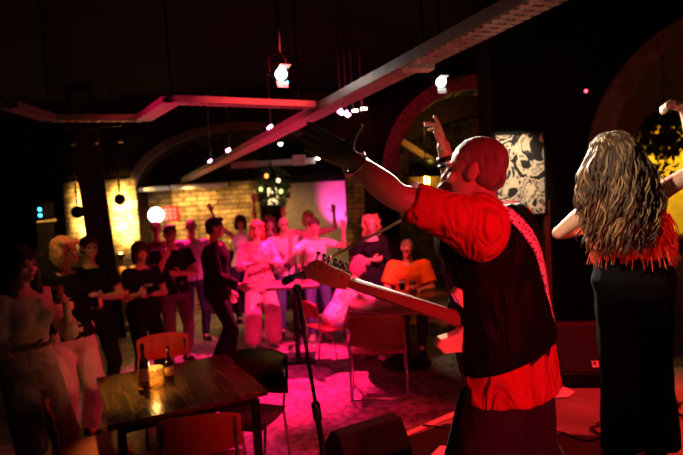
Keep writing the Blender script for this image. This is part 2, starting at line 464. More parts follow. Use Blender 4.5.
        if seated or True: mb.cone(an, an+V((0, .1*s, -.055*s)), .035*s, .03*s)
    body = rm('person', mb, skin, None, voxel, 4)
    body.location = loc; body.rotation_euler = (0, 0, rz)
    tag(body, label, 'person', group)
    # face details
    for q in (-1, 1):
        ey = MB(); ey.ell(hc+hr@V((q*.03, .0755, .004))*s, [.0125*s, .009*s, .007*s], hr, 10, 6); obj('eye', ey, M['eye'], body, True)
        eb = MB(); eb.tube([hc+hr@V((q*x, yy, z))*s for x, yy, z in ((.014, .0905, .022), (.03, .088, .028), (.046, .077, .023))], [.003*s, .0042*s, .002*s], 6); obj('eyebrow', eb, M['brow'], body, True)
    li = MB(); li.ell(hc+hr@V((0, .0925, -.058))*s, [.021*s, .006*s, .0075*s], hr, 12, 6)
    lo = obj('lips', li, M['lip'], body, True)
    if hair:
        kind, col = hair[0], hair[1]
        hm = mat('hair_'+kind, col, .45, var=.45, scale=30, bump=.8, bscale=120, stretch=(3, 3, .4))
        hb = hair_mb(kind, hc, hr, s)
        rough = {'short': .010, 'crop': .002, 'bob': .010, 'long': .012, 'curly': .014, 'bun': .006}[kind]
        def dsp(co): return rough*noise.noise(V((co.x*55, co.y*55, co.z*18)))+rough*.6*noise.noise(co*90)
        # the hairline: cut the face out with planes in head space
        cuts = []
        rm('hair', hb, hm, body, min(voxel, .008), 1, dsp)
    if top:
        tb = MB(); i0 = top.get('inf', .014); t0 = top.get('hem', .12); t1 = top.get('neck', .955)
        torso(tb, t0, t1, i0)
        if top.get('flare'):
            x, y, d = frame(t0); c = sp(t0)
            tb.ring_loft([[c+d*dz+x*(.172*s*bulk+i0+o_)*math.cos(2*PI*j/24)+y*(.122*s*bulk+i0+o_)*math.sin(2*PI*j/24) for j in range(24)] for dz, o_ in ((-.03, top['flare']), (.14, .0))])
        sl = top.get('sleeve', 'short')
        for k, sg in (('R', 1), ('L', -1)):
            sh, el, wr, hd, n, cu = J[k]; am = (1.0 if sex == 'm' else .82)*(1+(bulk-1)*.5); lo_ = top.get('loose', .012)
            if sl == 'none': tb.cone(sp(.85)+(sh-sp(.85))*.3, sp(.85)+(sh-sp(.85))*.75, .062*s, .055*s); continue
            tb.cone(sp(.85)+(sh-sp(.85))*.45, sh, .07*s*am+i0, .062*s*am+lo_)
            if sl == 'short':
                e2 = sh+(el-sh)*top.get('sl', .62); tb.cone(sh, e2, .062*s*am+lo_, .052*s*am+lo_*1.2, round_b=False)
            else:
                tb.cone(sh, el, .062*s*am+lo_, .046*s*am+lo_); e2 = el+(wr-el)*(.93 if sl == 'long' else .45)
                tb.cone(el, e2, .046*s*am+lo_, .034*s*am+lo_, round_b=False)
        fo = top.get('fold', .006)
        def dt(co): return fo*noise.noise(V((co.x*14, co.y*14, co.z*7)))+fo*.5*noise.noise(co*30)
        so = rm(top.get('name', 'shirt'), tb, top['mat'], body, max(voxel, .009), 3, dt, top.get('cuts', ()))
    if bottom:
        bb = MB(); i0 = bottom.get('inf', .012); wt = bottom.get('waist', .42)
        torso(bb, .0, wt, i0); w0 = bottom.get('w0', .0); w1 = bottom.get('w1', .0); end = bottom.get('end', .95)
        for k, sg in (('R', 1), ('L', -1)):
            hj, kn, an = J['leg'+k]; lm = bulk**.5
            bb.cone(hj, kn, .092*s*lm+i0*.6, .058*s*lm+i0+w0)
            if end > .05:
                bb.cone(kn, kn+(an-kn)*end, .058*s*lm+i0+w0, .045*s*lm+i0+w1, round_b=False)
        def db(co): return .006*noise.noise(V((co.x*16, co.y*16, co.z*9)))
        rm(bottom.get('name', 'trousers'), bb, bottom['mat'], body, max(voxel, .009), 3, db)
    sm = shoe or M['black_cloth']
    for k, sg in (('R', 1), ('L', -1)):
        hj, kn, an = J['leg'+k]; sb = MB(); b = an+V((0, 0, -.085*s))
        rt = Matrix.Rotation(R(-sg*10), 3, 'Z')
        sb.ell(b+rt@V((0, .10, .035))*s, [.046*s, .075*s, .032*s], rt); sb.ell(b+rt@V((0, 0, .05))*s, [.04*s, .065*s, .048*s], rt)
        sb.cone(b+V((0, 0, .05*s)), b+V((0, 0, .09*s)), .045*s, .045*s)
        sb.box(b+rt@V((0, .05, .011))*s, (.075*s, .24*s, .02*s), rt)
        rm('shoe', sb, sm, body, .01, 1)
    if glasses:
        gb = MB()
        for q in (-1, 1):
            c0 = hc+hr@V((q*.031, .095, .003))*s
            gb.tube([c0+hr@V((.025*math.cos(a), 0, .019*math.sin(a)))*s for a in [2*PI*i/14 for i in range(15)]], .0022*s, 6)
            gb.tube([hc+hr@V((q*.056, .093, .008))*s, hc+hr@V((q*.08, -.01, .01))*s], .002*s, 6)
        gb.tube([hc+hr@V((-.008, .096, .006))*s, hc+hr@V((.008, .096, .006))*s], .002*s, 6)
        obj('glasses', gb, M['black_metal'], body, True)
    return body, J, Mw, sp, frame

# ================================================================== THE SETTING
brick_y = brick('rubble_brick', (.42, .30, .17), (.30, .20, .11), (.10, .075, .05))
brick_l = brick('lit_rubble_brick', (.62, .50, .32), (.48, .36, .2), (.2, .15, .09))  # rubble brick lightened to strengthen the yellow glow on the pier
brick_x = brick('rubble_brick_side', (.42, .30, .17), (.30, .20, .11), (.10, .075, .05), rot=(PI/2, 0, PI/2))
brick_arch = mat('rough_arch_render', (.20, .12, .08), .9, var=.4, scale=14, bump=.8, bscale=25)
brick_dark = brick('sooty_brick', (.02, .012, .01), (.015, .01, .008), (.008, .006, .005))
def floor_mat():
    m, nt, b = _nodes('worn_stone_floor')
    tc = N(nt, 'ShaderNodeTexCoord')
    n = N(nt, 'ShaderNodeTexNoise', Scale=2.2, Detail=8.0, Roughness=.65); L(nt, tc.outputs['Object'], n.inputs['Vector'])
    n3 = N(nt, 'ShaderNodeTexNoise', Scale=14.0, Detail=5.0); L(nt, tc.outputs['Object'], n3.inputs['Vector'])
    ad = N(nt, 'ShaderNodeMath', operation='ADD'); L(nt, n.outputs['Fac'], ad.inputs[0]); L(nt, n3.outputs['Fac'], ad.inputs[1])
    r = N(nt, 'ShaderNodeValToRGB'); r.color_ramp.elements[0].position = .42*2/2+.02; r.color_ramp.elements[1].position = .62
    md = N(nt, 'ShaderNodeMath', operation='MULTIPLY'); L(nt, ad.outputs[0], md.inputs[0]); md.inputs[1].default_value = .5
    r.color_ramp.elements[0].color = (.07, .055, .05, 1); r.color_ramp.elements[1].color = (.36, .30, .27, 1)
    L(nt, md.outputs[0], r.inputs['Fac']); L(nt, r.outputs['Color'], b.inputs['Base Color'])
    rr = N(nt, 'ShaderNodeMapRange'); rr.inputs['To Min'].default_value = .35; rr.inputs['To Max'].default_value = .7
    L(nt, n.outputs['Fac'], rr.inputs['Value']); L(nt, rr.outputs[0], b.inputs['Roughness'])
    bp = N(nt, 'ShaderNodeBump', Strength=.3, Distance=.01); L(nt, n3.outputs['Fac'], bp.inputs['Height']); L(nt, bp.outputs[0], b.inputs['Normal'])
    return m
CEIL = 3.7
m = MB(); m.box((-.5, 5.5, -.05), (13.4, 16.4, .1)); struct('floor', m, floor_mat())
m = MB(); m.box((-.5, 5.5, CEIL+.05), (13.4, 16.4, .1)); struct('ceiling', m, M['plaster'])
m = MB(); m.box((-.5, 12.1, CEIL/2), (13, .2, CEIL)); struct('wall_back', m, brick_y)
m = MB(); m.box((-.5, -2.1, CEIL/2), (13, .2, CEIL)); struct('wall_front', m, brick_dark)
m = MB(); m.box((-7.1, 5, CEIL/2), (.2, 14.4, CEIL)); struct('wall_left', m, brick_dark)
m = MB(); m.box((6.1, 5, CEIL/2), (.2, 14.4, CEIL)); struct('wall_right', m, brick_dark)
for nm, c, d in (('baseboard_back', (-.5, 11.985, .06), (12.9, .03, .12)), ('baseboard_left', (-6.985, 5, .06), (.03, 14, .12))):
    m = MB(); m.box(c, d); struct(nm, m, M['dark_wood'])

sooty = mat('sooty_plaster', (.025, .014, .012), .95, bump=.5, bscale=8, spec=.05)
sooty2 = mat('black_painted_masonry', (.010, .007, .0065), .95, bump=.6, bscale=12, spec=.05)
def arch_wall(name, x0, x1, y0, y1, openings, mt, ztop=CEIL, label=None):
    """openings: list of (xl, xr, zspring, zpeak) ; solid everywhere else"""
    mb = MB(); xs = x0
    ops = sorted(openings)
    for (xl, xr, zs, zp) in ops:
        mb.box(((xs+xl)/2, (y0+y1)/2, ztop/2), (xl-xs, y1-y0, ztop))
        n = 24; cx = (xl+xr)/2; a = (xr-xl)/2; b = zp-zs
        for i in range(n):
            t0 = PI-PI*i/n; t1 = PI-PI*(i+1)/n
            p = [(cx+a*math.cos(t0), zs+b*math.sin(t0)), (cx+a*math.cos(t1), zs+b*math.sin(t1)), (cx+a*math.cos(t1), ztop), (cx+a*math.cos(t0), ztop)]
            mb.prism(p, y0, y1)
        xs = xr
    mb.box(((xs+x1)/2, (y0+y1)/2, ztop/2), (x1-xs, y1-y0, ztop))
    return struct(name, mb, mt, label)
def arch_ring(name, xl, xr, zs, zp, y0, y1, w, mt):
    mb = MB(); n = 32; cx = (xl+xr)/2; a = (xr-xl)/2; b = zp-zs; q = []
    for i in range(n+1):
        t = PI-PI*i/n
        q.append((cx+(a-.0)*math.cos(t), zs+(b-.0)*math.sin(t), cx+(a+w)*math.cos(t), zs+(b+w)*math.sin(t)))
    rings = [[(x, y0, z), (X, y0, Z), (X, y1, Z), (x, y1, z)] for x, z, X, Z in q]
    mb.ring_loft(rings)
    return struct(name, mb, mt)
# far arcade (Y 9.5): left arch, lit pier, wide arch, brick pier
YA = 9.5
xl0 = X_at(-40, YA, 2.2); xl1 = X_at(65, YA, 2.2); xa = X_at(137, YA, 2.2); xb = X_at(345, YA, 2.2)
arch_wall('wall_arcade', -7, 6, YA, YA+.5, [(xl0, xl1, 2.15, 2.85), (xa, xb, 2.2, 3.14), (X_at(395, YA), 4.6, 2.2, 3.2)], sooty)
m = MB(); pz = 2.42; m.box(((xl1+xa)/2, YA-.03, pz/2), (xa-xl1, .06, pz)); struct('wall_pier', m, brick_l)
m = MB(); m.box((xb+.16, YA-.03, 1.15), (.30, .06, 2.3)); struct('wall_pier_right', m, brick_y)
arch_ring('trim_1', xa, xb, 2.2, 3.14, YA-.05, YA+.02, .14, mat('rendered_arch_band', (.14, .08, .07), .85, bump=.4, bscale=20))
# nearer arch (Y 7.9) and right-hand arch (Y 4.6)
YB = 7.9
bx0 = X_at(397, YB, 2.3)
arch_wall('wall_middle_arch', bx0-.30, 6, YB, YB+.45, [(bx0, bx0+2.15, 2.25, 3.34)], sooty2)
arch_ring('trim_2', bx0, bx0+2.15, 2.25, 3.34, YB-.06, YB+.40, .2, brick_arch)
YC = 4.6
arch_wall('wall_right_arch', 1.27, 6, YC, YC+.45, [(2.19, 4.41, 2.1, 3.21)], sooty2)
m = MB(); m.box((1.98, 5.8, CEIL/2), (.12, 1.5, CEIL)); struct('wall_light_stop', m, sooty2)  # unseen wall added to stop yellow light leaking into the middle arch
arch_ring('trim_3', 2.19, 4.41, 2.1, 3.21, YC-.06, YC+.40, .17, brick_arch)
# stage
e0 = F(385, 443, .5); e1 = F(458, 412, .5); ed = (e1-e0).normalized()
s0 = e0-ed*.95; s1 = e0+ed*4.2
poly = [(s0.x, s0.y), (s1.x, s1.y), (5.9, s1.y), (5.9, -1.9), (s0.x-.05, -1.9)]
s1y = s1.y
if s1.y > YC-.06:
    k = (YC-.08-e0.y)/ed.y; s1 = e0+ed*k; poly[1] = (s1.x, s1.y); poly[2] = (5.9, s1.y)
m = MB(); n = len(poly)
vs = [(x, y, 0.001) for x, y in poly]+[(x, y, .5) for x, y in poly]
m.add(vs, [list(range(n))[::-1], [n+i for i in range(n)]]+[[i, (i+1) % n, (i+1) % n+n, i+n] for i in range(n)])
tag(obj('stage_platform', m, mat('stage_board', (.20, .17, .13), .45, var=.35, scale=5, bump=.25, bscale=30)), 'low stage platform with worn dark boards under the musicians', 'stage')
m = MB(); nn = V((-ed.y, ed.x, 0))
a = V((s0.x, s0.y, 0)); b = V((s1.x, s1.y, 0))
rings = [[p+nn*.012+V((0, 0, .455)), p+nn*.012+V((0, 0, .508)), p-nn*.035+V((0, 0, .508)), p-nn*.035+V((0, 0, .5005)), p+nn*.001+V((0, 0, .5005)), p+nn*.001+V((0, 0, .455))] for p in (a, b)]
m.ring_loft(rings); o = obj('edge_strip', m, mat('bare_wood_edge', (.62, .45, .30), .5, bump=.1)); o.parent = bpy.data.objects['stage_platform']; o['label'] = 'pale bare edging strip'

# ---- column
colx = X_at(103, 8.4, 1.4)
m = MB(); w = .18
m.ring_loft([[(sx*w+dx, sy*w, z) for sx, sy in ((-1, -1), (1, -1), (1, 1), (-1, 1))] for z, dx in ((0, .05), (CEIL, -.16))])
o = obj('pillar', m, mat('black_painted_post', (.02, .015, .013), .7, bump=.4, bscale=15), bevel=.02, loc=(colx, 8.4, 0)); o.rotation_euler = (0, 0, R(23)); tag(o, 'thick black pillar between the two yellow wall glows', 'pillar')

# ---- cable trays and truss
def tray(name, pts, w, h, label):
    mb = MB(); t = .006
    for a, b in zip(pts[:-1], pts[1:]):
        a = V(a); b = V(b); d = (b-a).normalized(); x = d.cross(V((0, 0, 1))).normalized(); u = x.cross(d)
        def bar(ox, oz, ww, hh):
            mb.ring_loft([[p+x*(ox+i*ww/2)+u*(oz+j*hh/2) for i, j in ((-1, -1), (1, -1), (1, 1), (-1, 1))] for p in (a, b)])
        bar(-w/2, h/2, t, h); bar(w/2, h/2, t, h); bar(-w/2+.012, h, .03, t); bar(w/2-.012, h, .03, t)
        L_ = (b-a).length; n = max(2, int(L_/.055))
        for i in range(n):
            c = a+d*(i+.5)*L_/n
            mb.ring_loft([[c+d*(k*.014)+x*(i2*w/2)+u*(j*.004) for i2, j in ((-1, -1), (1, -1), (1, 1), (-1, 1))] for k in (-1, 1)])
        bar(-w/4, 0, w*.2, t); bar(w/4, 0, w*.2, t); bar(0, .002, w*.12, t)
    return mb
A = P(180, 184, 10.9); B = P(560, -6, 2.2)
root = thing('cable_tray', 'long perforated metal cable tray running from the back wall over the guitarist', 'cable tray', tuple(A))
o = obj('tray', tray('t', [V((0, 0, 0)), B-A], .16, .055, ''), M['tray'], root)
m = MB()
for r_ in (.02, -.03, .05): m.tube([V((r_, 0, .03)), (B-A)*.5+V((r_+.01, 0, .035)), B-A+V((r_, 0, .03))], .013, 6)
obj('cable', m, M['black_plastic'], root, True)
for k in (.35, .7, .9):
    p = (B-A)*k; m = MB(); m.tube([p+V((0, 0, .02)), (p.x, p.y, CEIL-A.z+.0)], .007, 6); obj('hanger_rod', m, M['black_metal'], root)
zt = P(310, 117, 4.75).z
pts = [F(312, 108, zt), F(172, 103, zt), F(143, 121, zt), F(50, 121, zt), F(8, 108, zt)]
# the tray turns in plan: distance follows from its height
r2 = thing('cable_tray', 'cable tray with two bends branching left across the room', 'cable tray', tuple(pts[0]))
obj('tray', tray('t', [p-pts[0] for p in pts], .12, .04, ''), mat('dull_grey_tray', (.28, .25, .25), .5, .3, bump=.1), r2)
for k in (1, 3):
    p = pts[k]-pts[0]; m = MB(); m.tube([p+V((0, 0, .02)), (p.x, p.y, CEIL-pts[0].z)], .007, 6); obj('hanger_rod', m, M['black_metal'], r2)
m = MB()
a = P(231, 166, 9.0); b = P(315, 160, 9.0)
m.box((0, 0, 0), ((b-a).length, .09, .09)); m.box(((b-a).length/2-.25, -.05, .02), (.2, .14, .16))
o = obj('steel_beam', m, M['tray'], bevel=.008, loc=(a+b)/2); tag(o, 'short steel beam with a junction box hanging below the wide arch', 'beam')
m = MB(); 
for k in (-.5, .5): m.tube([((b-a).length*k*.8, 0, .04), ((b-a).length*k*.8, 0, CEIL-o.location.z)], .008, 6)
obj('hanger_rod', m, M['black_metal'], o)
m = MB(); c = P(418, 67, 3.15); m.box((0, 0, 0), (.16, .10, .045))
o = obj('junction_box', m, M['white'], bevel=.004, loc=c); o.rotation_euler = (0, 0, R(12)); tag(o, 'white rectangular box fixed under the long cable tray', 'junction box')

# ---- lamps in the ceiling
WARMW = glow('white_lamp_lens', (1, .97, .85), 30)
PINKL = glow('pink_led_lens', (1, .25, .6), 40)
CREAML = glow('cream_led_lens', (1, .85, .55), 18)
CYANL = glow('cyan_indicator', (.05, .65, 1), 6)
REDL = glow('red_indicator', (1, .03, .05), 14)
def track(v): return v.to_track_quat('Z', 'Y').to_matrix()
LAMPS = []
def spotlamp(c, aim, label, r=.045, mt=WARMW, hang=True, cyan=False):
    c = V(c); d = (V(aim)-c).normalized(); rot = track(d)
    t = thing('stage_spotlight', label, 'spotlight', tuple(c), 0, None)
    m = MB(); m.lathe([(r*.6, -.18), (r*1.2, -.16), (r*1.25, -.03), (r*1.35, .0), (r*1.35, .012), (r*1.12, .012), (r*1.1, -.01)], (0, 0, 0), 24, rot); obj('housing', m, M['black_metal'], t, True)
    m = MB(); m.lathe([(r*.01, 0.001), (r*1.0, 0.0), (r*1.0, .004), (r*.01, .006)], (0, 0, 0), 24, rot); obj('lens', m, mt, t)
    m = MB()
    for sx in (-1, 1):
        p0 = rot@V((sx*r*1.5, 0, -.06)); m.tube([p0, V((p0.x, p0.y, .12)), V((0, 0, .15))], .006, 6)
    m.tube([(0, 0, .15), (0, 0, CEIL-c.z)], .010, 8); obj('yoke', m, M['black_metal'], t)
    for sg in (-1, 1):
        m = MB(); pr = rot@V((0, sg*r*1.5, .045)); m.box(pr, (r*1.9, .05, .004), rot@Matrix.Rotation(sg*R(50), 3, 'X'))
        obj('barn_door', m, M['white'], t)
    if cyan:
        m = MB(); m.ell(rot@V((r*1.0, -r*1.2, .03)), (.009, .009, .012)); obj('indicator_light', m, CYANL, t)
    return t
S1 = P(281, 74, 4.0); S2 = P(441, 82, 4.7)
spotlamp(S1, (1.2, 1.0, 1.4), 'white spotlight above the bent cable tray with a cyan indicator', .042, cyan=True)
spotlamp(S2, (1.3, 2.2, 1.6), 'bright white spotlight just below the long cable tray', .04)
def par(c, label, dots, group, mt=PINKL, rr=.009):
    t = thing('led_par_light', label, 'stage light', tuple(c), 0, group)
    m = MB(); q_ = .33 if group and c.y < 5.9 else 1; m.lathe([(.03*q_, .10*q_), (.07*q_, .09*q_), (.08*q_, 0), (.07*q_, -.005)], (0, 0, 0), 20, Matrix.Rotation(R(-115), 3, 'X')); obj('housing', m, M['black_metal'], t, True)
    m = MB(); m.tube([(0, 0, .03), (0, 0, CEIL-c.z)], .008, 6); obj('yoke', m, M['steel'], t)
    fr = Matrix.Rotation(R(-115), 3, 'X')
    m = MB()
    for x, y in dots: m.ell(fr@V((x, y, .0))+V((0, -.012, 0)), (rr, rr, rr))
    for x, y in []: pass
    obj('led_lens', m, mt, t)
    return t
for px, py, Y, lab, mt_ in ((341, 112, 5.3, 'pink LED stage light left of the cream ones under the tray', PINKL), (347, 114, 5.35, 'second pink LED light from the left in the row under the tray', PINKL),
        (353, 111, 5.4, 'third LED light in the row under the tray', CREAML), (362, 109, 5.5, 'cream LED light at the right end of the row under the tray', CREAML),
        (271, 128, 6.2, 'pink LED light where the two cable trays meet', PINKL), (229, 151, 7.6, 'pink LED light halfway down the long cable tray', PINKL), (211, 162, 8.8, 'violet LED light near the far end of the cable tray', PINKL)):
    par(P(px, py, Y), lab, [(-.02, 0), (.02, .01), (0, -.02), (.005, .022)] if px < 350 else [(0, 0), (.02, 0), (.035, .0)], 'small LED lights under the trays', mt_, .012 if px > 300 else .017)
for px, py, Y, lab in ((280.5, 144, 8.6, 'tiny white downlight left under the wide arch'), (318, 158, 8.9, 'tiny white downlight right under the wide arch')):
    c = P(px, py, Y); t = thing('downlight', lab, 'light', tuple(c), 0, 'white downlights in the wide arch')
    m = MB(); m.tube([(0, 0, .03), (0, 0, CEIL-c.z)], .012, 6); m.cone((0, 0, .02), (0, 0, .10), .03, .02); obj('housing', m, M['black_metal'], t)
    m = MB(); m.ell((0, 0, 0), (.028, .028, .022)); obj('bulb', m, WARMW, t)
c = P(586, 91, YC-.03); m = MB(); m.ell((0, 0, 0), (.013, .008, .013)); o = obj('indicator_light', m, REDL, loc=c)
tag(o, 'tiny glowing red indicator light high on the dark wall', 'indicator light')
m = MB(); m.box((0, .012, 0), (.07, .02, .05)); obj('backplate', m, M['black_plastic'], o)
# track with three unlit spots on the pillar
c = P(94, 126, 7.6); t = thing('track_light', 'dark ceiling track with three small spot heads in front of the pillar', 'track light', tuple(c))
m = MB(); m.box((0, 0, 0), (.75, .04, .04)); m.tube([(0, 0, 0), (0, 0, CEIL-c.z)], .01, 6); obj('track', m, M['black_metal'], t)
for k in (-.3, 0, .33):
    m = MB(); m.tube([(k, 0, 0), (k, 0, -.12)], .008, 6); m.cone((k, 0, -.12), (k+.02, -.05, -.23), .035, .045, round_b=False); obj('spot_head', m, M['black_metal'], t, True)

# ---- wall ball lamps
def ball(px, py, Y, label, r=.1):
    Y = 8.1; c = P(px, py, Y); r *= .92; t = thing('pendant_lamp', label, 'pendant', tuple(c), 0, 'dark ball pendants before the lit pier')
    m = MB(); m.ell((0, 0, 0), (r, r, r), None, 24, 16); obj('globe', m, M['black_metal'], t, True)
    m = MB()
    for i in range(6): m.ell((0, 0, r+.03+i*.055), (.018, .018, .03))
    m.tube([(0, 0, r), (0, 0, CEIL-c.z)], .006, 6); obj('chain', m, M['black_metal'], t, True)
ball(77.5, 212, 8.9, 'round dark pendant hanging left of the black pillar'); ball(120, 199.5, 8.9, 'round dark pendant hanging right of the black pillar', .09)
# hidden-by-column wall lights: half-round sconces on the pier
AMB = glow('amber_bulb', (1, .6, .15), 14)
for px, py, lab in ((90, 250, 'small uplight sconce on the brick pier left of the pillar'), (121, 256, 'small uplight sconce on the brick pier right of the pillar')):
    c = P(px, py, YA-.1); t = thing('wall_sconce', lab, 'wall light', tuple(c), 0, 'sconces on the brick pier')
    m = MB(); m.lathe([(.02, -.06), (.055, 0), (.06, .04), (.052, .04), (.04, 0)]); m.box((0, .05, 0), (.05, .1, .05)); obj('cup', m, M['black_metal'], t)
    m = MB(); m.ell((0, 0, .03), (.03, .03, .03)); obj('bulb', m, AMB, t)
# globe lamp and red sign
c = P(156, 215, 9.15); t = thing('globe_lamp', 'glowing white round globe lamp beside the red sign', 'lamp', tuple(c))
m = MB(); m.ell((0, 0, 0), (.125, .125, .125), None, 28, 18); obj('globe', m, glow('opal_globe', (1, .88, .66), 9), t, True)
m = MB(); m.tube([(0, 0, -.12), (0, 0, -.22), (0, 0, -.3)], .03, 12); m.lathe([(.06, -.3), (.05, -.26), (.03, -.22)]); m.tube([(0, 0, -.3), (0, .0, -c.z)], .018, 8); obj('stand', m, M['black_metal'], t, True)
c = P(170.5, 213.5, 9.35); t = thing('illuminated_sign', 'small square red illuminated grid sign right of the globe lamp', 'sign', tuple(c))
m = MB(); m.box((0, .04, 0), (.25, .06, .235)); obj('housing', m, M['black_metal'], t)
m = MB(); m.box((0, 0, 0), (.235, .02, .22)); obj('panel', m, glow('red_panel', (.9, .01, .008), 2.6), t)
m = MB()
for i in range(3):
    for j in range(3): m.box((-.073+i*.073, -.014, -.068+j*.068), (.05, .006, .045))
obj('lit_cell', m, glow('red_cell', (1, .06, .03), 4.5), t)
m = MB(); m.tube([(0, .06, .1), (0, .06, CEIL-c.z)], .008, 6); obj('hanger_rod', m, M['black_metal'], t)
# long ledge above bar
a = P(134, 190, 9.4); b = P(226, 184.5, 9.4)
m = MB(); m.box((0, 0, 0), ((b-a).length, .28, .05)); m.box((0, -.13, -.03), ((b-a).length, .02, .04))
o = obj('wall_shelf', m, M['white'], bevel=.004, loc=((a.x+b.x)/2, 11.8, (a.z+b.z)/2)); bpy.data.objects.remove(o)
la = P(134, 190, 9.62); lb = P(226, 184.5, 9.62)
m = MB(); d = lb-la; m.ring_loft([[p+V((0, y, z)) for y, z in ((-.05, -.035), (.12, -.035), (.12, .03), (-.05, .03))] for p in (V((0, 0, 0)), d)])
o = obj('ledge_beam', m, M['white'], loc=la); tag(o, 'long pale beam ledge across the wide arch above the brick wall', 'ledge')
# lit brick infill wall under the ledge
m = MB(); x1_ = X_at(262, 10.2, 1.5); m.box(((xa+x1_)/2, 10.2, 1.15), (x1_-xa, .3, 2.3)); struct('wall_bar', m, brick_y)

# bar with bottles at the right half of the bar wall
bm_ = MB(); bx_a = X_at(205, 9.0); bx_b = X_at(262, 9.0)
t = thing('bar_counter', 'wooden bar counter along the lit brick wall', 'bar counter', ((bx_a+bx_b)/2, 9.75, 0))
w = bx_b-bx_a+.5
m = MB(); m.box((0, .0, 1.12), (w, .4, .05)); obj('worktop', m, M['brown_ply'], t, bevel=.01)
m = MB(); m.box((0, .05, .55), (w-.08, .26, 1.09))
obj('front_panel', m, M['dark_ply'], t)
BOT = [(.0, 0), (.033, 0), (.036, .01), (.036, .15), (.03, .18), (.013, .21), (.013, .27), (.015, .275), (.015, .285), (.001, .286)]
def bottle(loc, label, mt, group=None, s=1.0, cat='bottle'):
    m = MB(); m.lathe([(max(r, .001)*s, z*s) for r, z in BOT], n=16); o = obj('bottle', m, mt, None, True, loc=loc); tag(o, label, cat, group)
    m = MB(); m.lathe([(.0375*s, .05*s), (.0375*s, .12*s)], n=16); obj('bottle_label', m, mat('paper_label', (.55, .45, .3), .7), o, True)
    return o
amb = mat('amber_bottle', (.5, .22, .03), .1, bump=0); grn = mat('green_bottle', (.05, .2, .06), .1, bump=0)
cols = ['amber', 'green', 'amber', 'clear', 'amber', 'green']
for i, cc_ in enumerate(cols):
    bottle(((bx_a-.1)+i*.19, 9.75, 1.146), f'{cc_} bottle on the bar counter, ' + ['leftmost of the row', 'second from the left end', 'third from the left end', 'third from the right end', 'second from the right end', 'rightmost of the row'][i], {'amber': amb, 'green': grn, 'clear': M['glass']}[cc_], 'bottles on the bar counter', 1.1)
# candles beside pillar (amber sparkle at px 127,267)
def tealight(loc, label, s=1.0, group=None, st=60, col=(1, .55, .12)):
    t = thing('candle_holder', label, 'candle', loc, 0, group)
    m = MB(); m.lathe([(.036*s, .0), (.042*s, .01*s), (.046*s, .09*s), (.043*s, .09*s), (.038*s, .014*s), (.001, .012*s)], n=24)
    obj('glass_cup', m, GL_A, t, True)
    m = MB(); m.lathe([(.001, .014*s), (.030*s, .014*s), (.030*s, .035*s), (.001, .036*s)], n=20); obj('wax', m, glow('lit_wax', (1, .5, .10), 5), t, True)
    m = MB(); m.lathe([(.001, .036*s), (.008*s, .045*s), (.007*s, .056*s), (.001, .078*s)], n=10); obj('flame', m, glow('candle_flame', (1, .62, .2), st), t, True)
    ld = bpy.data.lights.new('candle_light', 'POINT'); ld.energy = .9*s; ld.color = (1, .5, .12); ld.shadow_soft_size = .02
    lo = bpy.data.objects.new('candle_light', ld); C.objects.link(lo); lo.parent = t; lo.location = (0, 0, .11*s)
    return t
def ribbed_glass():
    m, nt, b = _nodes('amber_faceted_glass')
    b.inputs['Base Color'].default_value = (1, .62, .22, 1); b.inputs['Transmission Weight'].default_value = .85; b.inputs['Roughness'].default_value = .3
    tc = N(nt, 'ShaderNodeTexCoord'); v = N(nt, 'ShaderNodeTexVoronoi', Scale=60.0); L(nt, tc.outputs['Object'], v.inputs['Vector'])
    bp = N(nt, 'ShaderNodeBump', Strength=.8, Distance=.01); L(nt, v.outputs['Distance'], bp.inputs['Height']); L(nt, bp.outputs[0], b.inputs['Normal'])
    return m
GL_A = ribbed_glass()
# small shelf table behind column with candles
c = P(129, 272, 8.9); t = thing('high_table', 'tall dark round table beside the black pillar', 'table', (c.x, c.y, 0))
m = MB(); m.lathe([(.01, c.z-.03), (.2, c.z-.03), (.2, c.z), (.01, c.z)]); obj('tabletop', m, M['dark_wood'], t)
m = MB(); m.tube([(0, 0, .02), (0, 0, c.z-.03)], .035, 12); m.lathe([(.2, 0), (.2, .015), (.03, .03)]); obj('pedestal', m, M['black_metal'], t)
tealight((c.x-.06, c.y-.1, c.z), 'glowing candle glass left on the tall table by the pillar', 1.1, 'candles on the tall table')
tealight((c.x+.09, c.y-.05, c.z), 'glowing candle glass right on the tall table by the pillar', 1.1, 'candles on the tall table')

# ---- projection screen and dark valance
sa = X_at(291, 10.6, 1.8); sb = X_at(346, 10.6, 1.8)
t = thing('projection_screen', 'large pale projection screen flooded with pink light', 'screen', ((sa+sb)/2, 10.5, 0))
w = sb-sa+.3
m = MB(); m.box((0, 0, 1.45), (w, .03, 1.55)); obj('screen_fabric', m, mat('screen_white', (.75, .7, .7), .8, bump=.05), t)
m = MB(); m.box((0, -.02, 2.27), (w+.1, .1, .1)); m.box((-w/2, -.01, 1.45), (.04, .05, 1.6)); m.box((0, -.01, .66), (w, .05, .04)); obj('frame', m, M['black_metal'], t)
m = MB()
for sx in (-1, 1): m.tube([(sx*w*.4, 0, 0.0), (sx*w*.4, 0, .7)], .02, 8); m.box((sx*w*.4, 0, .02), (.08, .5, .04))
obj('stand', m, M['black_metal'], t)
x0, x1 = X_at(262, 10.3, 2.3), X_at(345, 10.3, 2.3)
m = MB(); m.box(((x1-x0)/2, 0, 0), (x1-x0, .25, .62)); o = obj('screen_valance', m, M['black_cloth'], loc=(x0, 10.25, 2.66)); tag(o, 'black valance box above the projection screen', 'valance');  # dark valance over the screen, modelled as a hung box
m = MB()
for k in (.15, .85): m.tube([((x1-x0)*k, 0, .3), ((x1-x0)*k, 0, CEIL-2.66)], .01, 6)
obj('hanger_rod', m, M['black_metal'], o)
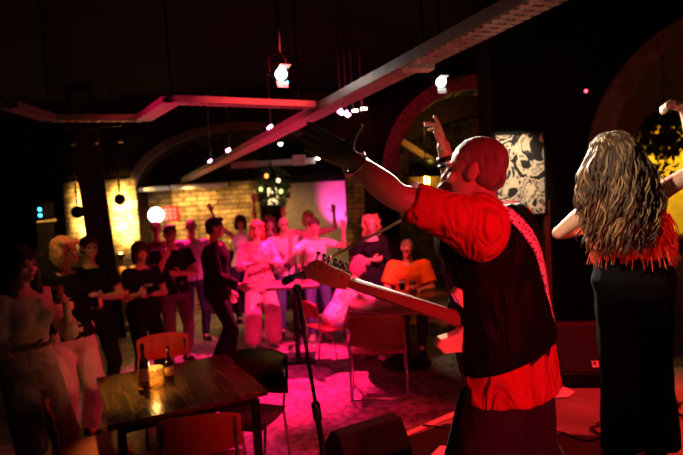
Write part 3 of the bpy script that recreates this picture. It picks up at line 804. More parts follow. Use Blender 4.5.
# framed pictures on the brick pier
for i, (px, py, w_, h_, col) in enumerate(((351, 198, .13, .25, (.7, .4, .35)), (347, 214, .08, .10, (.75, .7, .6)))):
    c = P(px, py, YA-.02); t = thing('framed_picture', ('framed reddish picture on the brick pier' if i == 0 else 'small pale card pinned below the picture on the brick pier'), 'picture', tuple(c))
    m = MB(); m.box((0, 0, 0), (w_, .02, h_)); obj('frame', m, M['white'], t)
    m = MB(); m.box((0, -.013, 0), (w_*.7, .006, h_*.75)); obj('print', m, mat('print', col, .6, var=.6, scale=20), t)
# shelf on brick pier
c = P(339, 245, 9.2); t = thing('wall_shelf', 'small wooden shelf board on the side of the brick pier', 'shelf', (c.x, YA-.17, c.z))
m = MB(); m.box((0, 0, 0), (.42, .34, .04)); obj('board', m, wood('orange_wood', (.5, .25, .08), (.65, .35, .12), .4), t)
m = MB(); m.box((0, .14, -.07), (.03, .04, .12)); m.tube([(0, .14, -.12), (0, -.1, -.02)], .01, 6); obj('bracket', m, M['black_metal'], t)
tealight((c.x+.09, YA-.2, c.z+.021), 'small candle glass on the pier shelf', .7, None, 40, (1, .7, .4))
c = P(341, 272, 9.2); t = thing('wall_shelf', 'lower wooden shelf board on the brick pier', 'shelf', (c.x, YA-.17, c.z))
m = MB(); m.box((0, 0, 0), (.4, .34, .04)); obj('board', m, M['brown_ply'], t)
m = MB(); m.box((0, .14, -.07), (.03, .04, .12)); obj('bracket', m, M['black_metal'], t)

# ---- hanging foliage with lit lantern (px 262-290, y 175-215)
LEAF = mat('dark_leaf', (.05, .10, .03), .5, bump=.2)
def leaves(n, c, r, rnd, s=.06, down=0):
    mb = MB()
    for i in range(n):
        a = rnd.uniform(0, 2*PI); b = rnd.uniform(-1, 1); q = rnd.uniform(.45, 1)**.5
        p = V((math.cos(a)*math.sqrt(1-b*b)*r[0], math.sin(a)*math.sqrt(1-b*b)*r[1], b*r[2]))*q+V(c)
        rot = Matrix.Rotation(rnd.uniform(0, 2*PI), 3, 'Z')@Matrix.Rotation(rnd.uniform(-1.2, 1.2), 3, 'X')@Matrix.Rotation(rnd.uniform(-1, 1), 3, 'Y')
        L_ = s*rnd.uniform(.7, 1.3); W = L_*.32
        pts = [(0, -L_, 0), (W, -L_*.3, .08*L_), (W*.9, L_*.3, .08*L_), (0, L_, -.15*L_), (-W*.9, L_*.3, .08*L_), (-W, -L_*.3, .08*L_), (0, 0, -.04*L_)]
        vs = [p+rot@V(x) for x in pts]
        mb.add(vs, [[6, 0, 1], [6, 1, 2], [6, 2, 3], [6, 3, 4], [6, 4, 5], [6, 5, 0]])
    return mb
rnd = random.Random(5)
c = P(273, 195, 8.9); t = thing('hanging_plant', 'leafy hanging plant wrapped round a glowing lantern under the wide arch', 'hanging plant', tuple(c))
obj('foliage', leaves(220, (0, 0, .12), (.30, .22, .38), rnd, .07), LEAF, t)
m = MB(); m.tube([(0, 0, .3), (0, 0, CEIL-c.z)], .008, 6); m.lathe([(.01, .28), (.1, .22), (.10, .21)], n=16); obj('hook', m, M['black_metal'], t)
m = MB(); m.box((0, 0, -.02), (.15, .15, .26)); obj('lantern_glass', m, glow('lantern_glow', (1, .75, .35), 2.2), t, bevel=.01)
m = MB()
for sx in (-1, 1):
    for sy in (-1, 1): m.box((sx*.08, sy*.08, -.02), (.014, .014, .3))
for z in (-.16, .02, .12): m.box((0, -.082, z), (.17, .012, .012)); m.box((0, 0, z if z != .02 else -.16), (.18, .18, .012))
obj('lantern_frame', m, M['black_metal'], t)
for i, (dx, dz, cc) in enumerate(((-.06, .30, (1, .4, .1)), (.12, .22, (1, .8, .4)), (-.16, .1, (.6, .75, .2)), (.15, .05, (.6, .8, .2)))):
    m = MB(); m.ell((dx, -.2, dz), (.03, .03, .035)); obj('fairy_bulb', m, glow('fairy_bulb', cc, 2.5), t)
# tall dark ficus behind
c = F(250, 290, .0); c = V((X_at(246, 10.0), 9.9, 0))
# ---- things seen through the middle arch: dark domed lampshade with glowing slats
c = P(426, 176, 8.9); t = thing('slatted_pendant', 'large dark domed lampshade with glowing yellow slats below it', 'pendant lamp', tuple(c))
m = MB(); m.lathe([(.01, .29), (.12, .275), (.21, .22), (.27, .12), (.29, 0), (.28, 0), (.26, .11), (.2, .2), (.01, .27)]); obj('dome', m, M['black_metal'], t, True)
m = MB()
for i in range(30):
    a = 2*PI*i/30; m.box((.275*math.cos(a), .275*math.sin(a), -.12), (.008, .03, .24), Matrix.Rotation(a, 3, 'Z'))
obj('slat', m, wood('lit_lath', (.5, .3, .06), (.7, .45, .1), .5), t)
m = MB(); m.tube([(0, 0, .28), (0, 0, CEIL-c.z)], .01, 6); m.lathe([(.28, -.24), (.285, -.24), (.285, -.225), (.28, -.225)]); m.lathe([(.28, -.01), (.285, -.01), (.285, .005), (.28, .005)]); obj('cord', m, M['black_metal'], t)
m = MB(); m.ell((0, 0, -.08), (.06, .06, .08)); obj('bulb', m, glow('yellow_bulb', (1, .55, .08), 30), t, True)
a = P(396, 138, 9.2); b = P(442, 160, 9.2)
m = MB(); m.ring_loft([[p+V((0, y, z)) for y, z in ((-.06, -.06), (.06, -.06), (.06, .06), (-.06, .06))] for p in (V(), (P(446, 170, 9.2)-a))])
o = obj('roof_beam', m, wood('yellowish_beam', (.35, .2, .06), (.45, .28, .1), .6), loc=a); tag(o, 'sloping wooden roof beam seen through the middle arch', 'beam')

# ---- poster on pier (black and cream sketch)
def sketch_mat():
    m, nt, b = _nodes('ink_sketch')
    tc = N(nt, 'ShaderNodeTexCoord'); n = N(nt, 'ShaderNodeTexNoise', Scale=4.2, Detail=3.5, Distortion=2.2); L(nt, tc.outputs['Object'], n.inputs['Vector'])
    r = N(nt, 'ShaderNodeValToRGB'); r.color_ramp.interpolation = 'EASE'
    e = r.color_ramp.elements; e[0].position = .45; e[0].color = (.012, .01, .01, 1); e[1].position = .485; e[1].color = (.85, .7, .5, 1)
    x = e.new(.54); x.color = (.8, .62, .42, 1); x = e.new(.57); x.color = (.03, .02, .02, 1); x = e.new(.62); x.color = (.6, .5, .4, 1)
    L(nt, n.outputs['Fac'], r.inputs['Fac']); L(nt, r.outputs['Color'], b.inputs['Base Color']); b.inputs['Roughness'].default_value = .7
    return m
a = P(494, 134, YC-.06); b = P(546, 214, YC-.06)
t = thing('wall_picture', 'tall black and cream ink drawing on the wall behind the guitarist', 'picture', tuple((a+b)/2))
m = MB(); m.box((0, 0, 0), (abs(b.x-a.x), .03, abs(a.z-b.z))); obj('panel', m, sketch_mat(), t)
m = MB(); W_, H_ = abs(b.x-a.x), abs(a.z-b.z)
m.box((0, .0, H_/2), (W_+.02, .045, .02)); m.box((0, .0, -H_/2), (W_+.02, .045, .02)); m.box((-W_/2, 0, 0), (.02, .045, H_)); m.box((W_/2, 0, 0), (.02, .045, H_)); obj('frame', m, M['black_metal'], t)
c = P(549, 235, YC-.08); m = MB(); m.box((0, 0, 0), (.05, .05, 1.88)); o = obj('red_lit_edge', m, mat('painted_red_light', (.25, .05, .04), .5), bevel=.006, loc=(c.x, YC-.03, .94)); tag(o, 'narrow strip painted as the red-lit edge of the wall right of the ink drawing', 'strip')  # red light on the dark pier's edge, painted as a thin strip

# ---- behind the right arch: yellow wall panel & wreath
m = MB(); m.box((3.95, 6.6, CEIL/2), (4.0, .1, CEIL)); struct('wall_yellow', m, mat('yellow_plaster', (.75, .55, .12), .8, bump=.4, bscale=12))
c = P(664, 136, 5.6); t = thing('hanging_plant', 'round dense dark plant hanging in the right-hand arch', 'hanging plant', tuple(c))
obj('foliage', leaves(420, (0, 0, 0), (.24, .22, .24), rnd, .055), LEAF, t)
obj('trailing_stem', leaves(60, (.02, 0, -.36), (.14, .1, .2), rnd, .05), LEAF, t)
m = MB(); m.tube([(0, 0, 0), (0, 0, CEIL-c.z)], .006, 6); m.lathe([(.01, -.12), (.1, -.1), (.13, .02), (.12, .02)], n=16); obj('basket', m, M['black_metal'], t)

m = MB(); m.box((4.0, 6.2, .66), (3.9, .12, 1.32)); m.box((4.0, 6.18, 1.34), (3.9, .2, .05)); struct('wall_glow_cover', m, mat('wine_panel', (.05, .012, .02), .6))  # made-up low wall, added to hide the lower yellow glow
# ---- shelf with appliance, far left
c = P(6, 222, 8.1); t = thing('bar_cabinet', 'dark low cabinet with a metal worktop at the far left', 'cabinet', (X_at(43, 8.1, 1.5)-.80, 8.3, 0))
m = MB(); m.box((0, 0, c.z/2-.02), (1.5, .5, c.z-.04)); obj('body', m, mat('matt_black_board', (.008, .007, .007), .95, spec=.03), t)
m = MB(); m.box((0, 0, c.z-.02), (1.56, .56, .035)); obj('worktop', m, mat('dull_worktop', (.06, .06, .07), .35, .5), t, bevel=.005)
m = MB(); m.box((-.35, -.26, .55), (.6, .015, .8)); obj('door', m, M['black_metal'], t)
m = MB(); m.box((.35, -.26, .55), (.6, .015, .8)); obj('door', m, M['black_metal'], t)
c2 = P(36, 219, 8.05); t = thing('amplifier', 'black box with two blue lights on the far-left cabinet', 'amplifier', (c2.x, 8.25, c.z))
m = MB(); m.box((-.04, 0, .13), (.26, .3, .26)); obj('housing', m, mat('matt_black_case', (.006, .006, .007), .95, spec=.03), t, bevel=.01)
for z in (.07, .155):
    m = MB(); m.ell((.04, -.155, z), (.028, .008, .024)); obj('indicator_light', m, CYANL, t)

# ================================================================== FURNITURE
def shell_chair(name, label, x, y, rz, ply, metal, group=None, sled=False, wide=.42, backh=.30, top=.84):
    """chair faces local +Y, back at -Y"""
    t = thing(name, label, 'chair', (x, y, 0), rz, group); hw = wide/2
    m = MB(); n = 12; th = .012
    rings = []
    for i in range(n+1):
        u = -1+2*i/n; yy = -.20-.03*(1-u*u); zz0 = top-backh+.02*u*u; zz1 = top-.03*abs(u)**3
        xx = u*hw
        rings.append([(xx, yy, zz0), (xx, yy-.025, zz1), (xx, yy-.025-th, zz1), (xx, yy-th, zz0)])
    m.ring_loft(rings); obj('backrest', m, ply, t, True, bevel=.004)
    m = MB(); rings = []
    for i in range(9):
        v = i/8; yy = -.19+.40*v; dz = .012*math.sin(v*PI)*-1-(.03*max(0, v-.85)/.15); w = hw*(.92+.08*math.sin(v*PI))
        rings.append([(-w, yy, .455+dz), (w, yy, .455+dz), (w, yy, .440+dz), (-w, yy, .440+dz)])
    m.ring_loft(rings); obj('seat', m, ply, t, bevel=.004)
    r = .011
    if sled:
        for sx in (-1, 1):
            q = hw*1.02
            m = MB(); m.tube([(sx*q*.9, -.22, top-.08), (sx*q, -.22, .5), (sx*q, -.20, .44), (sx*q, .16, .44), (sx*q, .20, .42)], r); obj('seat_frame', m, metal, t, True)
            m = MB(); m.tube([(sx*q, -.2, .44), (sx*q, -.235, .04), (sx*q, -.22, .012)], r); obj('leg', m, metal, t, True)
            m = MB(); m.tube([(sx*q, .2, .42), (sx*q, .23, .012)], r); obj('leg', m, metal, t, True)
        m = MB(); q = hw*1.02; m.tube([(-q, .23, .012), (-q, -.20, .012), (-q*.85, -.235, .012), (q*.85, -.235, .012), (q, -.20, .012), (q, .23, .012)], r); obj('floor_rail', m, metal, t, True)
    else:
        for sx in (-1, 1):
            q = hw*.86
            m = MB(); m.tube([(sx*q, -.225, top-.06), (sx*q, -.225, .6), (sx*q*.98, -.18, .44), (sx*q*1.0, -.24, .0)], r); obj('leg', m, metal, t, True)
            m = MB(); m.tube([(sx*q, .12, .43), (sx*q, .19, .0)], r); obj('leg', m, metal, t, True)
            m = MB(); m.tube([(sx*q, -.18, .43), (sx*q, .12, .43)], r*.9); obj('seat_rail', m, metal, t, True)
        m = MB(); m.tube([(-hw*.86, .0, .42), (0, .0, .40), (hw*.86, .0, .42)], r*.9); obj('stretcher', m, metal, t, True)
        for sx in (-1, 1):
            m = MB(); m.box((sx*hw*.86, -.243, top-.1), (.022, .008, .12)); obj('bracket', m, metal, t)
    return t
# near-left table
A_ = V((-1.80, 4.16, 0)); c00 = F(96, 378, .75); c10 = F(109, 426, .75); ee = (c10-c00).normalized(); ff = V((-ee.y, ee.x, 0))
if ff.x < 0: ff = -ff
Lx = (c10-c00).length; Wx = .98
cen = c00+ee*Lx/2+ff*Wx/2
ang = math.atan2(ee.y, ee.x)
t = thing('cafe_table', 'rectangular dark wood café table with a candle at the lower left', 'table', (cen.x, cen.y, 0), ang)
m = MB(); m.box((0, 0, .735), (Lx, Wx, .035)); obj('tabletop', m, M['dark_wood'], t, bevel=.004)
m = MB(); m.box((0, 0, .69), (Lx-.12, Wx-.12, .06)); obj('apron', m, M['black_metal'], t)
for sx in (-1, 1):
    for sy in (-1, 1):
        m = MB(); m.box((sx*(Lx/2-.07), sy*(Wx/2-.07), .345), (.05, .05, .69)); obj('leg', m, M['black_metal'], t, bevel=.004)
def on_table(px, py): p = F(px, py, .753); return (p.x, p.y, .753)
tealight(on_table(155, 385), 'glowing faceted amber candle glass on the dark café table', 1.4, None, 120)
bottle(on_table(145, 388), 'dark beer bottle standing left of the candle on the café table', M['brown_glass'], None, 1.08)
bottle(on_table(170, 380), 'dark beer bottle standing right of the candle on the café table', M['brown_glass'], None, .85)
cd_ang = lambda a: R(a)
shell_chair('cafe_chair', 'red plywood chair behind the candle-lit café table', X_at(165, 4.75, .8), 4.72, R(200), M['red_ply'], M['black_metal'], 'plywood chairs at the café table', wide=.44, backh=.22, top=.85)
shell_chair('cafe_chair', 'red plywood chair tucked against the left side of the café table', X_at(92, 3.6, .6), 3.6, R(-60), M['red_ply'], M['black_metal'], 'plywood chairs at the café table', wide=.42, backh=.22, top=.80)
shell_chair('cafe_chair', 'red plywood chair in the foreground with a steel bracket on its back', X_at(190, 3.0, .8), 3.26, R(10), M['red_ply'], M['steel'], 'plywood chairs at the café table', wide=.46, backh=.24, top=.86)
shell_chair('cafe_chair', 'black plywood chair at the right end of the café table', X_at(250, 4.1, .5), 4.02, R(160), M['dark_ply'], M['chrome'], 'plywood chairs at the café table', wide=.46, backh=.34, top=.86)
# round table
ct = F(404, 300, .75); 
t = thing('round_table', 'round dark pub table in front of the man in orange', 'table', (ct.x, ct.y, 0))
m = MB(); m.lathe([(.01, .715), (.62, .715), (.64, .735), (.62, .752), (.01, .752)], n=48); obj('tabletop', m, wood('glossy_pub_wood', (.16, .07, .05), (.26, .12, .08), .25, 2), t, True)
m = MB(); m.tube([(0, 0, .03), (0, 0, .715)], .045, 14); obj('pedestal', m, M['black_metal'], t, True)
m = MB(); m.lathe([(.01, 0), (.28, 0), (.28, .02), (.05, .05), (.01, .05)]); obj('base', m, M['black_metal'], t)
pc = F(382, 402, 0)
shell_chair('sled_chair', 'brown plywood chair with a steel sled base facing the round table', pc.x, pc.y+.28, R(-4), M['brown_ply'], M['steel'], wide=.54, backh=.32, top=.84, sled=True)
def beerglass(loc, label, s=1.0, group=None, fill=True):
    t = thing('beer_glass', label, 'glass', loc, 0, group)
    m = MB(); m.lathe([(.001, 0), (.030*s, 0), (.033*s, .02*s), (.042*s, .14*s), (.0395*s, .14*s), (.031*s, .022*s), (.001, .02*s)], n=20); obj('tumbler', m, M['glass'], t, True)
    m = MB(); m.lathe([(.001, .023*s), (.029*s, .023*s), (.0375*s, .11*s), (.001, .11*s)], n=20); obj('beer', m, AMBEER, t, True)
    m = MB(); m.lathe([(.001, .11*s), (.0378*s, .11*s), (.039*s, .13*s), (.001, .132*s)], n=20); obj('foam', m, M['white'], t, True)
    return t
AMBEER = mat('amber_beer', (.8, .38, .05), .15, bump=0, sss=.2)
p = F(402, 292, .752); beerglass((p.x, p.y, .752), 'full beer glass on the round table by the man in orange', 1.1)
p = F(413, 294, .752); t = thing('dark_tumbler', 'dark tumbler with a label beside the beer glass', 'tumbler', (p.x, p.y, .752))  # plain dark cup, no candle in it
m = MB(); m.lathe([(.001, 0), (.045, 0), (.05, .17), (.045, .17), (.001, .16)], n=24); obj('cup', m, mat('dark_purple_cup', (.06, .015, .05), .3, bump=0), t, True)
m = MB(); m.lathe([(.0495, .05), (.0505, .05), (.052, .11), (.0505, .11)], n=24); obj('wrap', m, mat('pink_wrap', (.45, .2, .35), .6, var=.5, scale=60), t, True)
p = F(407, 297.5, .752); m = MB(); m.box((0, 0, .003), (.13, .09, .006)); o = obj('menu_card', m, M['white'], loc=(p.x, p.y, .753)); o.rotation_euler = (0, 0, .4); tag(o, 'white card lying on the round table before the glasses', 'card')
# drinks table in the crowd (px 275-310, y 279-290)
c = F(294, 283, .95); t = thing('drinks_table', 'small red-lit high table between the bald man and the woman in a white top', 'table', (c.x, c.y, 0))
m = MB(); m.box((0, 0, .93), (.62, .5, .04)); obj('tabletop', m, wood('dark_red_tabletop', (.07, .03, .02), (.12, .05, .03), .5), t, bevel=.01)
m = MB(); m.tube([(0, 0, .02), (0, 0, .92)], .035, 12); m.box((0, 0, .015), (.42, .42, .03)); obj('pedestal', m, M['black_metal'], t)
beerglass((c.x+.12, c.y+.05, .951), 'beer glass on the high table in the crowd', 1.1)

# ---- stage gear
def wedge(label, x, y, z, rz, w, d, h, badge=False):
    t = thing('stage_monitor', label, 'speaker', (x, y, z), rz)
    # side profile in (y,z): low front lip to high back; baffle slopes
    prof = [(-d/2, 0), (d/2, 0), (d/2, h*.55), (d/2-.09, h), (d/2-.17, h), (-d/2, .09)]
    m = MB(); m.ring_loft([[(sx, a, b) for a, b in prof] for sx in (-w/2, w/2)]); obj('cabinet', m, M['black_plastic'], t, bevel=.008)
    a = V((0, d/2-.17, h)); b = V((0, -d/2, .09)); dd = (b-a).normalized(); nn_ = V((0, dd.z, -dd.y));
    if nn_.z < 0: nn_ = -nn_
    rot = Matrix((V((1, 0, 0)), -dd, nn_)).transposed(); L_ = (b-a).length
    m = MB(); m.box((a+b)/2+nn_*.006, (w-.06, L_-.05, .012), rot); obj('grille', m, mat('metal_grille', (.009, .006, .009), .55, .2, bump=1.0, bscale=500), t, bevel=.004)
    m = MB(); m.box((a+b)/2+nn_*.001-(-dd)*(L_/2-.012), (w-.02, .016, .02), rot); obj('lower_lip', m, M['black_metal'], t)
    if badge:
        m = MB(); cc = (a+b)/2+nn_*.014+dd*(L_*.30)
        m.box(cc, (.05, .05, .004), rot); bd = obj('badge', m, M['white'], t)
        m = MB(); m.box(cc+rot@V((-.005, .004, .003)), (.014, .022, .003), rot); m.box(cc+rot@V((-.012, .004, .003)), (.01, .006, .003), rot); obj('badge_mark', m, M['black_plastic'], bd)
    return t
gx = F(588, 377, .5)
wedge('black wedge monitor speaker with a small white badge between the two musicians', gx.x+.0, gx.y-.02, .5, R(-8)+0, .56, .42, .42, True)
wedge('dark wedge monitor speaker at the front edge of the stage', .06, 2.95, .5, R(210), .40, .34, .30)
# cables on stage
def cable(pts, label, r=.006, mt=None):
    P_ = [V(p) for p in pts]; out = []
    for i in range(len(P_)-1):
        p0 = P_[max(0, i-1)]; p1 = P_[i]; p2 = P_[i+1]; p3 = P_[min(len(P_)-1, i+2)]
        for k in range(8):
            t = k/8; out.append(.5*((2*p1)+(-p0+p2)*t+(2*p0-5*p1+4*p2-p3)*t*t+(-p0+3*p1-3*p2+p3)*t**3))
    out.append(P_[-1])
    m = MB(); m.tube(out, r, 6); return tag(obj('cable', m, mt or M['black_plastic'], None, True), label, 'cable')
zc = .514
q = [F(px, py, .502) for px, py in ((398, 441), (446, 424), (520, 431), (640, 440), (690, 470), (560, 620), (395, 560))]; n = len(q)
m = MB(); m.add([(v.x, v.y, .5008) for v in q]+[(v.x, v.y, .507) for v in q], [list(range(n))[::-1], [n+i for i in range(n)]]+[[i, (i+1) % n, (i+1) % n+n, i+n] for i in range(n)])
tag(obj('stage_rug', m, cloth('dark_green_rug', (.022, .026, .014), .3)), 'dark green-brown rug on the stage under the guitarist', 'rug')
def st(px, py): p = F(px, py, zc); return (p.x, p.y, zc)
cable([st(423, 425), st(440, 427), st(470, 430), st(520, 424), st(560, 432), st(585, 440), st(600, 436), st(590, 428), st(612, 425), st(640, 432)], 'black cable looping over the stage from the edge to the singer')
cable([st(672, 398), st(680, 405), st(668, 411), st(684, 416), st(672, 408), st(690, 400)], 'red-lit coil of thin cable at the right edge of the stage', .005)
cable([st(596, 424), st(606, 420), st(612, 428), st(600, 433), st(594, 427), st(608, 423)], 'small coil of cable lying behind the singer\'s feet', .005)
def paper(pts, label, mt):
    q = [F(px, py, .508) for px, py in pts]; n = len(q)
    m = MB(); m.add([(v.x, v.y, .5075) for v in q]+[(v.x, v.y, .5095) for v in q], [list(range(n))[::-1], [n+i for i in range(n)]]+[[i, (i+1) % n, (i+1) % n+n, i+n] for i in range(n)])
    return tag(obj('paper_sheet', m, mt), label, 'paper')
paper([(440, 446), (452, 446), (470, 456), (462, 466), (424, 462)], 'pale sheet of paper on the stage near the guitarist\'s feet', M['white'])
paper([(548, 398), (557, 383), (575, 392), (568, 397)], 'pale triangular paper on the stage beside the wedge monitor', M['white'])

# ---- mic stand + microphone (boom)
bt = P(297, 288, 2.55); bs = F(338, 505, .5)
dirp = (bt-P(328, 455, 2.35))
foot = P(336, 500, 2.32); foot = V((foot.x, foot.y, .5))
t = thing('microphone_stand', 'slim black microphone stand with a long boom reaching to the guitarist', 'microphone stand', tuple(foot))
top = bt-foot; mid = P(318, 378, 2.42)-foot
mid = top*.52
m = MB(); m.tube([(0, 0, .02), tuple(mid)], .014, 10); m.cone(mid-top*.03, mid+top*.02, .02, .02, 10); obj('lower_tube', m, M['black_metal'], t, True)
m = MB(); m.tube([tuple(mid), tuple(top)], .009, 10); obj('upper_tube', m, M['black_metal'], t, True)
m = MB(); m.lathe([(.01, 0), (.13, 0), (.13, .015), (.03, .035), (.02, .06)], n=32); obj('base', m, M['black_metal'], t)
ba = P(288, 280, 2.58)-foot; bb_ = P(411, 222, 2.05)-foot; bc = P(440, 200, 1.95)-foot; 
bb_ = ba+(bc-ba)*.8
m = MB(); m.tube([ba, bc], .006, 8); obj('boom', m, mat('satin_bright_metal', (.8, .8, .8), .45, .3, bump=0), t, True)
m = MB(); m.tube([ba+(bc-ba)*.02, ba+(bc-ba)*.30], .0085, 8); obj('boom_sleeve', m, M['black_metal'], t, True)
m = MB(); m.cone(ba-(bc-ba).normalized()*.03, ba+(bc-ba).normalized()*.03, .018, .018, 12, False, False); obj('counterweight', m, M['black_metal'], t)
m = MB(); m.cone(top-V((0, .02, 0)), top+V((0, .02, 0)), .02, .02, 12); obj('clutch', m, M['black_metal'], t, True)
mc = P(445, 189, 1.93); b0 = foot+bc
m = MB(); dm = (mc-b0).normalized(); m.cone(b0-dm*.09, mc-dm*.02, .010, .018, 14); 
o = obj('microphone', m, M['black_metal'], None, True); tag(o, 'black vocal microphone at the guitarist\'s mouth', 'microphone')
m = MB(); m.ell(mc, (.027, .027, .027)); obj('grille', m, mat('mic_grille', (.12, .12, .13), .4, .8, bump=1, bscale=600), o, True)
# bare gooseneck arm on the right monitor, carries no lamp
c = F(592, 352, .5); c = V((1.95, 4.0, .5)); hk = P(566, 342, 4.42)
t = thing('gooseneck_arm', 'thin bent metal gooseneck arm on top of the wedge monitor by the singer', 'gooseneck', (hk.x, hk.y, hk.z))
q = [P(x, y, 4.42)-V((hk.x, hk.y, hk.z)) for x, y in ((566, 342), (578, 338), (588, 335), (592, 331))]
m = MB(); m.tube([tuple(v) for v in q], .007, 8); obj('arm', m, M['steel'], t, True)
m = MB(); m.cone((0, 0, -.02), (0, 0, .015), .025, .018, 12); obj('clamp', m, M['black_metal'], t, True)
# ================================================================== THE PEOPLE
from mathutils.bvhtree import BVHTree
def toward(x, y, tx=.3, ty=1.6): return math.degrees(math.atan2(ty-y, tx-x))
def pale(n, c): return cloth(n, c)
RED_T = cloth('red_cotton', (.50, .03, .03), 1.0, fscale=9); BLK = M['black_cloth']
VEST = cloth('black_vest_cloth', (.004, .0025, .006), .8, .6, 7)
JEANS = cloth('blue_denim', (.10, .13, .28)); DARKJ = cloth('dark_denim', (.03, .03, .05))
CREAM = cloth('cream_cotton', (.75, .7, .66)); PINKT = cloth('pink_trouser_cloth', (.75, .5, .5)); ORNG = cloth('orange_cotton', (.85, .22, .03))
GREYT = cloth('grey_trousers', (.14, .12, .13)); PURP = cloth('lilac_cotton', (.55, .35, .6))
# ---- guitarist
gx_ = X_at(505, 2.05, 1.4)
body, J, Mw, sp, frame = human('bald guitarist in a black vest over a red T-shirt, both arms raised', (gx_+.02, 2.05, .5), 140, 1.80, 'm', SK2,
    lean=(0, .10), hip=.80, bulk=1.14, belly=.03, hair=('crop', (.20, .11, .085)), voxel=.0055,
    feet={'R': (.20, -.18, 0), 'L': (-.10, -.13, 0)}, head=(16, 4),
    wjoints={'L': (P(474, 226, 1.86), P(396, 196, 1.80), P(352, 160, 1.68), P(315, 140, 1.66)-P(352, 160, 1.68), (.1, 1, -.15), (.08), 1),
             'R': (P(514, 221, 2.16), P(460, 212, 2.36), P(445, 154, 2.34), P(438, 118, 2.32)-P(445, 154, 2.34), (-1, .1, 0), (.12, .45, .5, .55)),
             'head': P(474, 172, 1.98)},
    top=dict(mat=RED_T, sleeve='short', sl=.84, loose=.010, inf=.018, hem=-.0, neck=.955, fold=.008, flare=.012),
    bottom=dict(mat=cloth('dark_purple_trousers', (.03, .012, .03)), w0=.05, w1=.06, inf=.026))
guit = body; Gi = Mw.inverted()
# vest: lofted shell over the shirt, open at the arms
TT = MALE
vm = MB(); s_ = 1.80/1.75; rings = []
for t in (-.02, .05, .15, .25, .35, .45, .55, .65, .72, .78, .84, .885, .92, .945):
    tt = max(0, t)
    for i in range(len(TT)-1):
        if TT[i][0] <= tt <= TT[i+1][0]:
            k = (tt-TT[i][0])/(TT[i+1][0]-TT[i][0]); hw = TT[i][1]*(1-k)+TT[i+1][1]*k; hd = TT[i][2]*(1-k)+TT[i+1][2]*k; break
    hw = hw*s_*1.14+.040; hd = hd*s_*1.14+.040
    if t < .3: hw = max(hw, .215); hd = max(hd, .168)
    x, y, d = frame(max(0.02, tt)); c = sp(max(0, tt))+d*(t-tt)*.67
    rings.append([c+x*hw*math.cos(2*PI*j/32)+y*hd*math.sin(2*PI*j/32) for j in range(32)])
vm.ring_loft(rings)
x, y, d = frame(.4); vm.ell(sp(.38)+y*.04, (.165, .135, .17))
def vd(co): return .010*noise.noise(V((co.x*9, co.y*9, co.z*5)))+.004*noise.noise(co*24)
# slanting hem (higher at the raised right side)
wa = P(462, 390, 1.84); wb = P(556, 344, 1.95); n_ = Gi.to_3x3()@((wb-wa).cross(V((0, 1, 0)))).normalized()
if n_.z > 0: n_ = -n_
pc_ = Gi@((wa+wb)/2)
vo = rm('vest', vm, VEST, guit, .009, 3, vd, [(pc_, n_)])
vo['label'] = 'black waistcoat with a slanting hem'
sb = MB(); sh = J['L'][0]; el = J['L'][1]
sb.ell(sh+V((.015, -.01, -.005)), (.105, .105, .118)); sb.cone(sh, sh+(el-sh)*.5, .10, .075)
def sd(co): return .007*noise.noise(V((co.x*16, co.y*16, co.z*7)))
o = rm('sleeve_cap', sb, RED_T, guit, .009, 3, sd)
# strap loop
bv = []; vs_ = []; fs_ = []
for oo in (vo,):
    me = oo.data; o0 = len(vs_); vs_ += [v.co.copy() for v in me.vertices]; fs_ += [[i+o0 for i in p.vertices] for p in me.polygons]
bvh = BVHTree.FromPolygons(vs_, fs_)
P1 = Gi@P(488, 200, 1.92); 
Cc = V((.02, .03, 1.24)); e1 = (V((-.115, .04, 1.49))-Cc).normalized(); e2 = V((0, 1, 0)); e2 = (e2-e1*e2.dot(e1)).normalized(); pn = e1.cross(e2)
rows = []
NS = 90
for i in range(NS):
    a = 2*PI*i/NS; dr = e1*math.cos(a)+e2*math.sin(a); row = []
    for k in (-1, -.9, .9, 1):
        org = Cc+pn*(k*.027)
        h_, nr, _, _ = bvh.ray_cast(org+dr*1.2, -dr)
        if h_ is None: h_ = org+dr*.15
        row.append(h_+dr*(.006 if abs(k) > .95 else .009))
    rows.append(row)
for _ in range(2): rows = [[(rows[i-1][k]+rows[i][k]*2+rows[(i+1) % NS][k])/4 for k in range(4)] for i in range(NS)]
m = MB(); vv = []; ff_ = []
for row in rows:
    vv += row+[row[3]-(row[3]-Cc).normalized()*.010, row[0]-(row[0]-Cc).normalized()*.010]
for i in range(NS):
    j = (i+1) % NS
    for k in range(6): ff_.append([i*6+k, i*6+(k+1) % 6, j*6+(k+1) % 6, j*6+k])
m.add(vv, ff_)
def strap_mat():
    mt, nt, b = _nodes('woven_strap')
    tc = N(nt, 'ShaderNodeTexCoord'); v = N(nt, 'ShaderNodeTexVoronoi', Scale=60.0, feature='DISTANCE_TO_EDGE'); L(nt, tc.outputs['Object'], v.inputs['Vector'])
    r = N(nt, 'ShaderNodeValToRGB'); r.color_ramp.interpolation = 'CONSTANT'; r.color_ramp.elements[0].color = (1, .85, .95, 1); r.color_ramp.elements[1].position = .16; r.color_ramp.elements[1].color = (.35, .05, .2, 1)
    L(nt, v.outputs['Distance'], r.inputs['Fac']); L(nt, r.outputs['Color'], b.inputs['Base Color']); b.inputs['Roughness'].default_value = .7
    return mt
